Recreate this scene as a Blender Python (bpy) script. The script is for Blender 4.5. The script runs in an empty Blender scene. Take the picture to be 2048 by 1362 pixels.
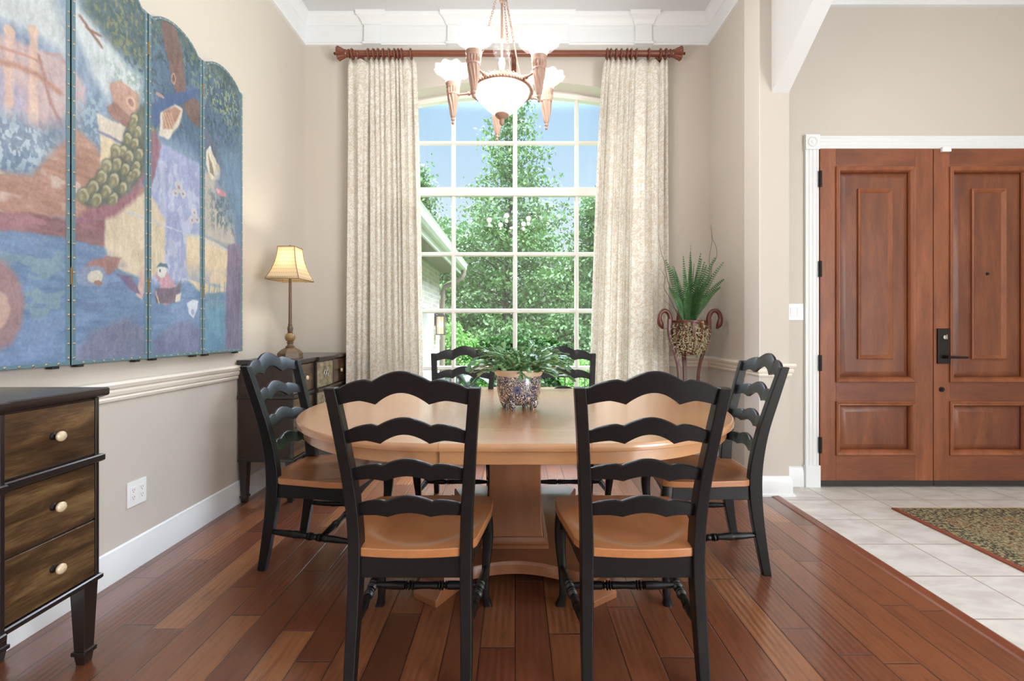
import bpy, math, random
import numpy as np
from mathutils import Vector, Matrix
PI = math.pi
random.seed(7)
RNG = np.random.default_rng(11)
SC = bpy.context.scene
COL = SC.collection
F, CX, CY, H = 920.0, 1030.0, 657.0, 1.2      # focal length, principal point (2048x1362 frame), eye height


def P(px, py, d):
    return Vector(((px - CX) / F * d, d, H - (py - CY) / F * d))


def lin(c):
    c = np.asarray(c, float) / 255.0
    return np.where(c <= 0.04045, c / 12.92, ((c + 0.055) / 1.055) ** 2.4)


def rgb(r, g, b):
    l = lin((r, g, b))
    return (float(l[0]), float(l[1]), float(l[2]), 1.0)


# ------------------------------------------------------------------ mesh builder
class MB:
    def __init__(s):
        s.v = []
        s.f = []

    def add(s, vs, fs, M=None):
        n = len(s.v)
        if M is not None:
            vs = [M @ Vector(v) for v in vs]
        s.v.extend([tuple(v) for v in vs])
        s.f.extend([tuple(i + n for i in f) for f in fs])
        return s

    def box(s, x0, x1, y0, y1, z0, z1, M=None):
        vs = [(x, y, z) for z in (z0, z1) for y in (y0, y1) for x in (x0, x1)]
        fs = [(0, 2, 3, 1), (4, 5, 7, 6), (0, 1, 5, 4), (1, 3, 7, 5), (3, 2, 6, 7), (2, 0, 4, 6)]
        return s.add(vs, fs, M)

    def loft(s, rings, cap=True, closed=True, loop=False, M=None):
        n = len(rings[0])
        vs = [p for r in rings for p in r]
        fs = []
        R = len(rings)
        for k in range(R if loop else R - 1):
            a, b = k * n, ((k + 1) % R) * n
            for i in range(n if closed else n - 1):
                j = (i + 1) % n
                fs.append((a + i, a + j, b + j, b + i))
        if cap and not loop:
            fs.append(tuple(range(n))[::-1])
            fs.append(tuple((R - 1) * n + i for i in range(n)))
        return s.add(vs, fs, M)

    def tube(s, pts, r, n=8, cap=True, loop=False, M=None):
        pts = [Vector(p) for p in pts]
        if not hasattr(r, '__len__'):
            r = [r] * len(pts)
        m = len(pts)
        rings = []
        nrm = None
        for i, p in enumerate(pts):
            if loop:
                t = pts[(i + 1) % m] - pts[i - 1]
            else:
                t = pts[min(i + 1, m - 1)] - pts[max(i - 1, 0)]
            if t.length < 1e-9:
                t = Vector((0, 0, 1))
            t.normalize()
            if nrm is None:
                a = Vector((0, 0, 1)) if abs(t.z) < 0.9 else Vector((1, 0, 0))
                nrm = t.cross(a).normalized()
            nrm = (nrm - t * nrm.dot(t))
            if nrm.length < 1e-6:
                nrm = t.orthogonal()
            nrm.normalize()
            b = t.cross(nrm)
            rings.append([p + (nrm * math.cos(2 * PI * k / n) + b * math.sin(2 * PI * k / n)) * r[i] for k in range(n)])
        return s.loft(rings, cap, True, loop, M)

    def lathe(s, prof, n=32, M=None, cap=False):
        rings = [[(r * math.cos(2 * PI * k / n), r * math.sin(2 * PI * k / n), z) for k in range(n)] for r, z in prof]
        return s.loft(rings, cap, True, False, M)

    def ball(s, c, r, n=12, sz=1.0):
        k = max(4, n // 2)
        pr = [(max(1e-4, r * math.sin(PI * i / k)), -r * sz * math.cos(PI * i / k)) for i in range(k + 1)]
        return s.lathe(pr, n, Matrix.Translation(c))

    def prism(s, pts, vec, M=None):
        vec = Vector(vec)
        a = [Vector(p) for p in pts]
        return s.loft([a, [p + vec for p in a]], True, True, False, M)

    def frame(s, x0, x1, z0, z1, prof, y, M=None):
        """mitred moulding round a rectangle in the XZ plane; prof = (inset, proud towards -Y)"""
        rings = [[(x0 + i, y - p, z0 + i), (x1 - i, y - p, z0 + i), (x1 - i, y - p, z1 - i), (x0 + i, y - p, z1 - i)] for i, p in prof]
        return s.loft(rings, False, True, False, M)

    def mesh(s, name):
        me = bpy.data.meshes.new(name)
        me.from_pydata(s.v, [], s.f)
        me.update()
        return me

    def build(s, name, mat=None, parent=None, smooth=35, bevel=0, seg=2, sub=0, solid=0, fix=True):
        me = s.mesh(name)
        if fix:
            import bmesh
            bm = bmesh.new()
            bm.from_mesh(me)
            bmesh.ops.recalc_face_normals(bm, faces=bm.faces)
            bm.to_mesh(me)
            bm.free()
        o = bpy.data.objects.new(name, me)
        COL.objects.link(o)
        if mat:
            me.materials.append(mat)
        if parent:
            o.parent = parent
        if smooth:
            me.polygons.foreach_set('use_smooth', [True] * len(me.polygons))
            me.set_sharp_from_angle(angle=math.radians(smooth))
        if solid:
            md = o.modifiers.new('solidify', 'SOLIDIFY')
            md.thickness = solid
            md.offset = 0
        if sub:
            md = o.modifiers.new('subsurf', 'SUBSURF')
            md.levels = md.render_levels = sub
        if bevel:
            md = o.modifiers.new('bevel', 'BEVEL')
            md.width = bevel
            md.segments = seg
            md.limit_method = 'ANGLE'
            md.angle_limit = math.radians(40)
            md.harden_normals = True
        return o


def quads(name, V, Q, mat, parent=None, smooth=False):
    """fast mesh from numpy arrays"""
    V = np.asarray(V, np.float32).reshape(-1, 3)
    Q = np.asarray(Q, np.int32).reshape(-1, 4)
    me = bpy.data.meshes.new(name)
    me.vertices.add(len(V))
    me.vertices.foreach_set('co', V.ravel())
    me.loops.add(Q.size)
    me.loops.foreach_set('vertex_index', Q.ravel())
    me.polygons.add(len(Q))
    me.polygons.foreach_set('loop_start', np.arange(0, Q.size, 4, dtype=np.int32))
    if smooth:
        me.polygons.foreach_set('use_smooth', np.ones(len(Q), bool))
    me.update(calc_edges=True)
    me.validate()
    o = bpy.data.objects.new(name, me)
    COL.objects.link(o)
    me.materials.append(mat)
    if parent:
        o.parent = parent
    return o


def tag(o, label, cat, group=None, kind=None):
    if label:
        o['label'] = label
    if cat:
        o['category'] = cat
    if group:
        o['group'] = group
    if kind:
        o['kind'] = kind
    return o


def thing(name, label, cat, loc=(0, 0, 0), rz=0.0, group=None):
    o = bpy.data.objects.new(name, None)
    COL.objects.link(o)
    o.location = loc
    o.rotation_euler = (0, 0, rz)
    o.empty_display_size = 0.1
    return tag(o, label, cat, group)


def struct(o, label=None, cat=None):
    return tag(o, label, cat, None, 'structure')


def dup(root, loc, rz, label):
    def rec(o, parent):
        c = o.copy()
        COL.objects.link(c)
        c.parent = parent
        for ch in [x for x in bpy.data.objects if x.parent == o]:
            rec(ch, c)
        return c
    r = rec(root, None)
    r.location = loc
    r.rotation_euler = (0, 0, rz)
    r['label'] = label
    return r


# ------------------------------------------------------------------ materials
class N:
    """tiny node-tree helper"""
    def __init__(s, name):
        s.m = bpy.data.materials.new(name)
        s.m.use_nodes = True
        s.t = s.m.node_tree
        s.t.nodes.clear()
        s.out = s.t.nodes.new('ShaderNodeOutputMaterial')

    def n(s, typ, ins=None, **kw):
        nd = s.t.nodes.new('ShaderNode' + typ)
        for k, v in kw.items():
            setattr(nd, k, v)
        for k, v in (ins or {}).items():
            sock = nd.inputs[k]
            if isinstance(v, bpy.types.NodeSocket):
                s.t.links.new(v, sock)
            elif isinstance(v, bpy.types.Node):
                s.t.links.new(v.outputs[0], sock)
            else:
                sock.default_value = v
        return nd

    def math(s, op, a, b=0.0, clamp=False):
        return s.n('Math', {0: a, 1: b}, operation=op, use_clamp=clamp).outputs[0]

    def ramp(s, fac, stops, interp='LINEAR'):
        nd = s.n('ValToRGB', {0: fac})
        nd.color_ramp.interpolation = interp
        el = nd.color_ramp.elements
        while len(el) < len(stops):
            el.new(0.5)
        for e, (p, c) in zip(el, stops):
            e.position = p
            e.color = c
        return nd.outputs[0]

    def mix(s, fac, a, b, typ='MIX'):
        nd = s.n('Mix', data_type='RGBA', blend_type=typ)
        for idx, v in ((0, fac), (6, a), (7, b)):
            sock = nd.inputs[idx]
            if isinstance(v, bpy.types.NodeSocket):
                s.t.links.new(v, sock)
            else:
                sock.default_value = v
        return nd.outputs[2]

    def coord(s, scale=(1, 1, 1), kind='Object', loc=(0, 0, 0), rot=(0, 0, 0)):
        tc = s.n('TexCoord')
        return s.n('Mapping', {'Vector': tc.outputs[kind], 'Scale': scale, 'Location': loc, 'Rotation': rot}).outputs[0]

    def noise(s, vec, scale, detail=3.0, rough=0.5, dist=0.0):
        return s.n('TexNoise', {'Vector': vec, 'Scale': scale, 'Detail': detail, 'Roughness': rough, 'Distortion': dist}).outputs[0]

    def bump(s, h, strength=0.2, dist=0.01):
        return s.n('Bump', {'Height': h, 'Strength': strength, 'Distance': dist}).outputs[0]

    def bsdf(s, color, rough=0.5, **kw):
        ins = {'Base Color': color, 'Roughness': rough}
        names = {'metal': 'Metallic', 'spec': 'Specular IOR Level', 'coat': 'Coat Weight', 'coatr': 'Coat Roughness', 'normal': 'Normal',
                 'ior': 'IOR', 'trans': 'Transmission Weight', 'emit': 'Emission Color', 'es': 'Emission Strength', 'sheen': 'Sheen Weight', 'cior': 'Coat IOR'}
        for k, v in kw.items():
            ins[names[k]] = v
        return s.n('BsdfPrincipled', ins)

    def done(s, shader):
        s.t.links.new(shader.outputs[0] if isinstance(shader, bpy.types.Node) else shader, s.out.inputs[0])
        return s.m


def plain(name, c, rough=0.5, **kw):
    k = N(name)
    return k.done(k.bsdf(c, rough, **kw))


def painted(name, c, rough=0.6, var=0.03, bump=0.05, bscale=350):
    k = N(name)
    v = k.coord()
    nz = k.noise(v, 2.0, 3)
    c2 = tuple(min(1, x * (1 - var)) for x in c[:3]) + (1,)
    col = k.mix(nz, c, c2)
    b = k.bump(k.noise(v, bscale, 2), bump, 0.002)
    return k.done(k.bsdf(col, rough, normal=b))


def wood(name, c1, c2, axis=0, rough=0.35, coat=0.3, scale=9.0, dark=None, stretch=9.0, band=None):
    k = N(name)
    sc = [1.0, 1.0, 1.0]
    sc[axis] = 1.0 / stretch
    v = k.coord(tuple(sc))
    a = k.noise(v, scale, 4, 0.55, 0.6)
    b = k.noise(v, scale * 9, 3, 0.6)
    f = k.math('ADD', k.math('MULTIPLY', a, 0.75), k.math('MULTIPLY', b, 0.25))
    stops = [(0.3, c2), (0.68, c1)] if dark is None else [(0.28, dark), (0.45, c2), (0.68, c1)]
    col = k.ramp(f, stops)
    if band:       # glued-up boards of slightly different tone across the grain
        ax2, wid = band
        xyz = k.n('SeparateXYZ', {0: k.n('TexCoord').outputs['Object']}).outputs[ax2]
        idx = k.math('FLOOR', k.math('DIVIDE', xyz, wid))
        wn = k.n('TexWhiteNoise', {'W': idx}, noise_dimensions='1D').outputs[0]
        col = k.mix(k.math('MULTIPLY', wn, 0.35), col, c2)
    bp = k.bump(b, 0.08, 0.002)
    return k.done(k.bsdf(col, rough, coat=coat, coatr=0.24, normal=bp, cior=1.7 if coat >= 1 else 1.5))


M = {}
M['wall'] = painted('wall_paint', rgb(208, 200, 190), 0.7)
M['jamb'] = painted('pale_strip', rgb(236, 229, 223), 0.6)
M['ceil'] = painted('ceiling_paint', rgb(220, 223, 226), 0.8)
M['trim'] = painted('white_trim', rgb(234, 237, 239), 0.35, 0.01, 0.01)
M['cream_trim'] = painted('cream_trim', rgb(238, 230, 218), 0.35, 0.02, 0.01)
M['win'] = painted('window_white', rgb(236, 232, 226), 0.4, 0.01, 0.01)
M['black'] = None
k = N('black_lacquer')
v = k.coord()
e = k.noise(v, 40, 3)
M['black'] = k.done(k.bsdf(k.mix(e, (0.006, 0.006, 0.007, 1), (0.010, 0.010, 0.011, 1)), 0.36, spec=0.30, coat=0.10, coatr=0.25))
M['seat'] = wood('seat_wood', rgb(186, 126, 80), rgb(158, 98, 58), 1, 0.3, 0.5, 5, None, 6)
M['maple'] = wood('table_wood', rgb(206, 154, 106), rgb(184, 128, 84), 0, 0.27, 1.0, 4, None, 8, (1, 0.16))
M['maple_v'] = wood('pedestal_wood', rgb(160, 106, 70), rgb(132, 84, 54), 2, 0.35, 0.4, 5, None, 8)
M['door_v'] = wood('door_wood_upright', rgb(158, 94, 58), rgb(128, 72, 44), 2, 0.45, 0.05, 7, rgb(104, 60, 40), 6)
M['door_h'] = wood('door_wood_across', rgb(142, 82, 50), rgb(116, 64, 40), 0, 0.45, 0.05, 7, rgb(98, 56, 38), 6)
M['door_p'] = wood('door_panel_wood', rgb(134, 78, 48), rgb(108, 60, 38), 2, 0.42, 0.08, 9, rgb(84, 50, 36), 6)
M['walnut'] = wood('red_brown_wood', rgb(104, 46, 30), rgb(70, 30, 21), 2, 0.34, 0.12, 6)
M['rod'] = wood('rod_wood', rgb(128, 70, 46), rgb(100, 50, 34), 0, 0.35, 0.3, 6)
M['chest'] = plain('espresso_lacquer', rgb(36, 30, 29), 0.3, coat=0.5, coatr=0.2)
M['chest_side'] = plain('dark_brown_side', rgb(58, 46, 42), 0.45)
M['bronze'] = plain('dark_bronze', rgb(44, 40, 38), 0.35, metal=0.6)
M['brass'] = plain('aged_brass', rgb(150, 125, 90), 0.35, metal=0.8)
M['nail'] = plain('nailhead_metal', rgb(176, 166, 148), 0.35, metal=0.7)
M['bone'] = plain('bone_knob', rgb(212, 192, 160), 0.3, coat=0.4)
M['nickel'] = plain('nickel', rgb(190, 188, 182), 0.22, metal=1.0)
M['plate'] = plain('white_plastic', rgb(244, 244, 244), 0.35)
M['slot'] = plain('slot_dark', rgb(70, 68, 66), 0.6)
M['seal'] = plain('door_sweep_rubber', rgb(44, 38, 36), 0.6)

# chest drawer faces: streaky gold-brown leaf
k = N('gold_leaf_drawer')
v = k.coord((2.0, 1.0, 5.0))
a = k.noise(v, 3.2, 6, 0.62, 0.4)
b = k.noise(k.coord((6.0, 4.0, 45.0)), 4.0, 3)
f = k.math('ADD', k.math('MULTIPLY', a, 0.8), k.math('MULTIPLY', b, 0.2))
col = k.ramp(f, [(0.32, rgb(50, 36, 28)), (0.48, rgb(92, 68, 46)), (0.64, rgb(140, 110, 74)), (0.78, rgb(170, 144, 106))])
M['leaf'] = k.done(k.bsdf(col, 0.28, metal=0.35, coat=0.6, coatr=0.12))
k = N('silver_leaf_drawer')
a = k.noise(k.coord((2, 2, 3)), 9, 6, 0.65)
col = k.ramp(a, [(0.35, rgb(118, 100, 76)), (0.5, rgb(160, 146, 118)), (0.66, rgb(190, 180, 152))])
M['leaf_pale'] = k.done(k.bsdf(col, 0.35, metal=0.3, coat=0.4))

# hand-scraped plank floor, boards along Y
k = N('plank_floor')
tc = k.n('TexCoord').outputs['Object']
xyz = k.n('SeparateXYZ', {0: tc})
W_ = 0.132
xr = k.math('DIVIDE', xyz.outputs[0], W_)
row = k.math('FLOOR', xr)
fx = k.math('FRACT', xr)
off = k.n('TexWhiteNoise', {'W': row}, noise_dimensions='1D').outputs[0]
yl = k.math('DIVIDE', k.math('ADD', xyz.outputs[1], k.math('MULTIPLY', off, 5.0)), 0.85)
pid = k.math('FLOOR', yl)
fy = k.math('FRACT', yl)
idv = k.n('CombineXYZ', {0: row, 1: pid, 2: 3.7})
wn = k.n('TexWhiteNoise', {'Vector': idv.outputs[0]}, noise_dimensions='3D')
base = k.ramp(wn.outputs[0], [(0.0, rgb(92, 53, 38)), (0.2, rgb(126, 75, 49)), (0.45, rgb(140, 86, 56)), (0.7, rgb(108, 59, 42)), (0.86, rgb(154, 99, 63)), (1.0, rgb(170, 114, 75))])
shift = k.n('VectorMath', {0: tc, 1: k.n('VectorMath', {0: wn.outputs[1], 1: (9, 9, 9)}, operation='MULTIPLY').outputs[0]}, operation='ADD').outputs[0]
gv = k.n('Mapping', {'Vector': shift, 'Scale': (9, 1.3, 1)}).outputs[0]
g1 = k.noise(gv, 4, 5, 0.6, 1.2)
g2 = k.noise(k.n('Mapping', {'Vector': shift, 'Scale': (60, 3, 1)}).outputs[0], 4, 3)
col = k.mix(k.ramp(g1, [(0.30, (0, 0, 0, 1)), (0.52, (1, 1, 1, 1))]), k.mix(0.5, base, rgb(84, 47, 32)), base)
col = k.mix(k.math('MULTIPLY', g2, 0.16), col, rgb(104, 58, 40))
ex = k.math('MINIMUM', fx, k.math('SUBTRACT', 1.0, fx))
ey = k.math('MULTIPLY', k.math('MINIMUM', fy, k.math('SUBTRACT', 1.0, fy)), 6.4)
edge = k.math('MINIMUM', ex, ey)
groove = k.n('MapRange', {0: edge, 1: 0.0, 2: 0.03, 3: 0.0, 4: 1.0}, clamp=True).outputs[0]
col = k.mix(groove, rgb(48, 24, 18), col)
rip = k.n('TexWave', {'Vector': k.n('Mapping', {'Vector': shift, 'Scale': (9, 0.9, 1), 'Rotation': (0, 0, 0.22)}).outputs[0], 'Scale': 1.3, 'Distortion': 2.2, 'Detail': 1.5, 'Detail Scale': 0.8}).outputs[1]
hgt = k.math('ADD', k.math('MULTIPLY', rip, k.math('MULTIPLY', wn.outputs[0], 0.34)), k.math('MULTIPLY', groove, 0.7))
bp = k.bump(hgt, 0.5, 0.007)
M['floor'] = k.done(k.bsdf(col, k.ramp(g1, [(0.3, (0.28, 0.28, 0.28, 1)), (0.8, (0.33, 0.33, 0.33, 1))]), normal=bp, coat=0.7, coatr=0.16))
M['reducer'] = wood('reducer_wood', rgb(136, 76, 50), rgb(104, 54, 36), 1, 0.3, 0.4, 7)

# pale tile
k = N('foyer_tile')
tc = k.n('TexCoord').outputs['Object']
xyz = k.n('SeparateXYZ', {0: tc})
tx = k.math('DIVIDE', k.math('SUBTRACT', xyz.outputs[0], 1.872), 0.33)
ty = k.math('DIVIDE', k.math('SUBTRACT', xyz.outputs[1], 0.25), 0.33)
fx, fy = k.math('FRACT', tx), k.math('FRACT', ty)
e = k.math('MINIMUM', k.math('MINIMUM', fx, k.math('SUBTRACT', 1.0, fx)), k.math('MINIMUM', fy, k.math('SUBTRACT', 1.0, fy)))
g = k.n('MapRange', {0: e, 1: 0.006, 2: 0.016, 3: 0.0, 4: 1.0}, clamp=True).outputs[0]
wn = k.n('TexWhiteNoise', {'Vector': k.n('CombineXYZ', {0: k.math('FLOOR', tx), 1: k.math('FLOOR', ty)}).outputs[0]}, noise_dimensions='3D').outputs[0]
cl = k.noise(k.coord((1, 2.2, 1)), 5, 5, 0.6, 0.5)
col = k.ramp(cl, [(0.3, rgb(196, 190, 182)), (0.55, rgb(222, 219, 214)), (0.75, rgb(232, 230, 227))])
col = k.mix(k.math('MULTIPLY', wn, 0.25), col, rgb(206, 200, 192))
col = k.mix(g, rgb(172, 162, 148), col)
M['tile'] = k.done(k.bsdf(col, 0.4, normal=k.bump(g, 0.3, 0.003)))

# rug
k = N('rug_weave')
tc = k.n('TexCoord').outputs['Object']
xyz = k.n('SeparateXYZ', {0: tc})
X_, Y_ = xyz.outputs[0], xyz.outputs[1]
d = k.math('MINIMUM', k.math('SUBTRACT', 0.72, k.math('ABSOLUTE', X_)), k.math('SUBTRACT', 1.03, k.math('ABSOLUTE', Y_)))
pix = k.n('VectorMath', {0: tc, 1: (0.008, 0.005, 0.05)}, operation='SNAP').outputs[0]
n1 = k.noise(pix, 6, 5, 0.75, 0.6)
n2 = k.noise(pix, 55, 2, 0.7)
field = k.ramp(n1, [(0.0, rgb(92, 86, 60)), (0.42, rgb(140, 128, 96)), (0.48, rgb(78, 54, 40)), (0.53, rgb(150, 98, 68)), (0.60, rgb(118, 110, 84))], 'CONSTANT')
speck = k.ramp(n2, [(0.0, rgb(66, 62, 46)), (0.5, rgb(140, 130, 98)), (0.56, rgb(176, 160, 122))], 'CONSTANT')
body = k.mix(k.ramp(n2, [(0.47, (0, 0, 0, 1)), (0.5, (1, 1, 1, 1))]), field, speck)
bord = k.mix(k.n('MapRange', {0: d, 1: 0.15, 2: 0.16}).outputs[0], speck, body)
dx = k.math('SUBTRACT', 0.72, k.math('ABSOLUTE', X_))
bord = k.mix(k.n('MapRange', {0: d, 1: 0.012, 2: 0.014}).outputs[0], rgb(190, 160, 110), bord)
bord = k.mix(k.n('MapRange', {0: dx, 1: 0.03, 2: 0.034}).outputs[0], rgb(138, 72, 48), bord)
M['rug'] = k.done(k.bsdf(bord, 0.95, normal=k.bump(k.noise(tc, 400, 2), 0.5, 0.004)))

# curtain damask
k = N('curtain_damask')
uv = k.n('TexCoord').outputs['UV']
w1 = k.noise(k.n('Mapping', {'Vector': uv, 'Scale': (1, 1, 1)}).outputs[0], 26, 2, 0.5, 2.2)
w2 = k.noise(uv, 48, 2, 0.5, 1.5)
pat = k.ramp(k.math('ADD', k.math('MULTIPLY', w1, 0.7), k.math('MULTIPLY', w2, 0.3)), [(0.47, (0, 0, 0, 1)), (0.52, (1, 1, 1, 1))])
col = k.mix(pat, rgb(232, 222, 207), rgb(250, 247, 241))
nrm = k.bump(k.noise(uv, 600, 1), 0.2, 0.002)
pb = k.bsdf(col, 0.8, sheen=0.3, normal=nrm)
tr = k.n('BsdfTranslucent', {0: col})
M['curtain'] = k.done(k.n('MixShader', {0: 0.33, 1: pb.outputs[0], 2: tr.outputs[0]}))

# window glass: thin pane, Fresnel reflection over clear transmission
k = N('window_glass')
geo = k.n('NewGeometry')
cosi = k.math('ABSOLUTE', k.n('VectorMath', {0: geo.outputs['Normal'], 1: geo.outputs['Incoming']}, operation='DOT_PRODUCT').outputs['Value'])
fr = k.math('ADD', 0.07, k.math('MULTIPLY', 0.93, k.math('POWER', k.math('SUBTRACT', 1.0, cosi, True), 5.0)))
M['glass'] = k.done(k.n('MixShader', {0: fr, 1: k.n('BsdfTransparent').outputs[0], 2: k.n('BsdfGlossy', {'Color': (1, 1, 1, 1), 'Roughness': 0.005}).outputs[0]}))


def lampglass(name, c, emit, body, thru=0.35, scale=30):
    """pressed glass that glows where the bulb behind it lights it"""
    k = N(name)
    v = k.coord((1, 1, 0.25))
    nz = k.ramp(k.noise(v, scale, 3, 0.6), [(0.35, (0.62, 0.62, 0.62, 1)), (0.65, (1, 1, 1, 1))])
    e = k.n('Emission', {0: k.mix(nz, tuple(x * 0.6 for x in c[:3]) + (1,), c), 1: emit})
    d = k.n('BsdfTranslucent', {0: body})
    g = k.n('BsdfGlossy', {0: (1, 1, 1, 1), 'Roughness': 0.12})
    t = k.n('BsdfTransparent', {0: (1, 1, 1, 1)})
    m1 = k.n('MixShader', {0: 0.10, 1: d.outputs[0], 2: g.outputs[0]})
    m2 = k.n('MixShader', {0: thru, 1: m1.outputs[0], 2: t.outputs[0]})
    return k.done(k.n('AddShader', {0: m2.outputs[0], 1: e.outputs[0]}))


M['shade_glass'] = lampglass('frosted_flower_glass', (1.0, 0.99, 0.96, 1), 0.50, (.06, .06, .058, 1), 0.72, 70)
M['bowl_glass'] = lampglass('frosted_bowl_glass', (1.0, 0.95, 0.88, 1), 0.50, (.13, .122, .11, 1), 0.18, 40)
M['ball_glass'] = lampglass('clear_ball_glass', (0.95, 0.93, 0.9, 1), 0.05, (.2, .2, .195, 1), 0.88, 40)
M['bulb'] = plain('bulb_glow', (1, 0.95, 0.85, 1), 0.4, emit=(1, 0.93, 0.82, 1), es=14.0)
M['plaster'] = painted('rose_bronze', rgb(186, 152, 134), 0.45, 0.12, 0.1, 120)
M['chain'] = plain('dim_bronze', rgb(120, 98, 84), 0.45)
# lampshade: woven straw cloth with thin stitched lines, lit from inside
k = N('lampshade_cloth')
xyz = k.n('SeparateXYZ', {0: k.n('TexCoord').outputs['Object']})
st = k.math('LESS_THAN', k.math('FRACT', k.math('MULTIPLY', xyz.outputs[2], 36.0)), 0.12)
du = k.math('LESS_THAN', k.math('FRACT', k.math('MULTIPLY', k.math('ADD', xyz.outputs[0], xyz.outputs[1]), 60.0)), 0.5)
c = k.mix(k.math('MULTIPLY', st, du), rgb(244, 232, 206), rgb(196, 158, 104))
d = k.bsdf(c, 0.8)
t = k.n('BsdfTranslucent', {0: c})
M['shade'] = k.done(k.n('MixShader', {0: 0.6, 1: d.outputs[0], 2: t.outputs[0]}))
M['lamp_base'] = painted('antique_gold_brown', rgb(104, 80, 60), 0.4, 0.25, 0.2, 90)
M['lamp_ball'] = painted('worn_gold', rgb(150, 118, 76), 0.35, 0.3, 0.2, 60)

# greenery
def leafmat(name, c1, c2, c3, scale=1.2, rough=0.5, trans=0.3):
    k = N(name)
    geo = k.n('NewGeometry')
    nz = k.noise(k.coord(), scale, 3)
    rnd = geo.outputs['Random Per Island']
    col = k.mix(rnd, k.ramp(nz, [(0.35, c1), (0.65, c2)]), c3)
    d = k.bsdf(col, rough)
    t = k.n('BsdfTranslucent', {0: col})
    return k.done(k.n('MixShader', {0: trans, 1: d.outputs[0], 2: t.outputs[0]}))


M['tree'] = leafmat('tree_leaves', rgb(58, 92, 46), rgb(90, 126, 62), rgb(76, 110, 58), trans=.3)
M['tree2'] = leafmat('back_tree_leaves', rgb(48, 84, 40), rgb(78, 118, 54), rgb(62, 98, 50), trans=.3)
M['shrub'] = leafmat('shrub_leaves', rgb(84, 134, 58), rgb(118, 166, 80), rgb(98, 150, 68), 4)
M['cactus'] = leafmat('cactus_pads', rgb(64, 104, 72), rgb(104, 148, 106), rgb(150, 194, 128), 14, 0.28, 0.15)
M['fern'] = leafmat('fern_leaflets', rgb(52, 96, 56), rgb(92, 136, 84), rgb(70, 114, 66), 14, 0.5, 0.2)
M['hosta'] = leafmat('dark_leaves', rgb(40, 62, 60), rgb(66, 92, 88), rgb(50, 76, 60), 6, 0.3, 0.1)
M['moss'] = leafmat('moss_strands', rgb(202, 190, 156), rgb(228, 220, 192), rgb(182, 172, 136), 30, 0.9, 0.2)
M['twig'] = plain('twig_bark', rgb(120, 98, 80), 0.8)
M['bark'] = painted('tree_bark', rgb(92, 84, 72), 0.9, 0.4, 0.6, 30)
M['soil'] = painted('potting_soil', rgb(60, 46, 36), 0.95, 0.4, 0.8, 120)

# blue and white scroll china
k = N('scroll_china')
tc = k.n('TexCoord').outputs['Object']
nz = k.noise(tc, 22, 1.0, 0.4, 1.6)
sn = k.math('SINE', k.math('MULTIPLY', nz, 46.0))
nz2 = k.noise(tc, 42, 1.0, 0.5, 1.0)
pat = k.ramp(sn, [(0.48, (0, 0, 0, 1)), (0.58, (1, 1, 1, 1))])
c = k.mix(pat, rgb(62, 68, 88), rgb(222, 204, 180))
c = k.mix(k.ramp(nz2, [(0.63, (0, 0, 0, 1)), (0.65, (1, 1, 1, 1))]), c, rgb(66, 76, 104))
dist = k.n('VectorMath', {0: tc, 1: (-0.01, -0.122, 0.115)}, operation='DISTANCE').outputs['Value']
dw = k.math('ADD', dist, k.math('MULTIPLY', nz2, 0.012))
c = k.mix(k.ramp(dw, [(0.026, (1, 1, 1, 1)), (0.03, (0, 0, 0, 1))]), c, rgb(84, 92, 128))
c = k.mix(k.ramp(dw, [(0.012, (1, 1, 1, 1)), (0.014, (0, 0, 0, 1))]), c, rgb(34, 40, 74))
M['china'] = k.done(k.bsdf(c, 0.2, coat=0.6, coatr=0.1))
M['china_rim'] = painted('cream_glaze', rgb(238, 226, 206), 0.25, 0.1, 0.02)

# outside
k = N('painted_brick')
br = k.n('TexBrick', {'Vector': k.coord(rot=(0, PI / 2, PI / 2)), 'Color1': rgb(172, 162, 150), 'Color2': rgb(150, 140, 130), 'Mortar': rgb(184, 176, 166), 'Scale': 1.0, 'Mortar Size': 0.008, 'Brick Width': 0.22, 'Row Height': 0.075})
M['brick'] = k.done(k.bsdf(br.outputs[0], 0.85, normal=k.bump(br.outputs[1], 0.4, -0.006)))
M['ext_white'] = plain('exterior_white', rgb(196, 194, 190), 0.6)
M['soffit'] = plain('soffit_taupe', rgb(128, 116, 104), 0.7)
M['shingle'] = painted('roof_shingle', rgb(120, 112, 104), 0.9, 0.3, 0.6, 40)
M['lawn'] = painted('lawn_green', rgb(84, 120, 60), 0.9, 0.4, 0.6, 60)
M['deck'] = wood('deck_boards', rgb(150, 138, 124), rgb(120, 108, 96), 1, 0.7, 0.0, 6)
M['iron'] = plain('black_iron', rgb(40, 40, 42), 0.5)
M['lantern_glass'] = lampglass('amber_lantern_glass', (1.0, 0.8, 0.45, 1), 0.3, (.5, .4, .25, 1), 0.7)
# ================================================================== ROOM SHELL
XL, XR, YB, ZC = -1.909, 1.762, 4.172, 4.03
YD = 3.505                       # wall with the front doors
XE, YR, ZF = 4.75, -4.2, 3.78    # foyer end wall, wall behind the camera, foyer ceiling
YP, XP = 3.31, 1.972             # face and right edge of the pier beside the opening
WX, WH, WZ0 = 0.0, 1.19, 0.24    # window opening: centre, half width, sill


def arch_z(x, top=3.45):
    return top - 0.109 * (x - WX) ** 2


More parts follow.
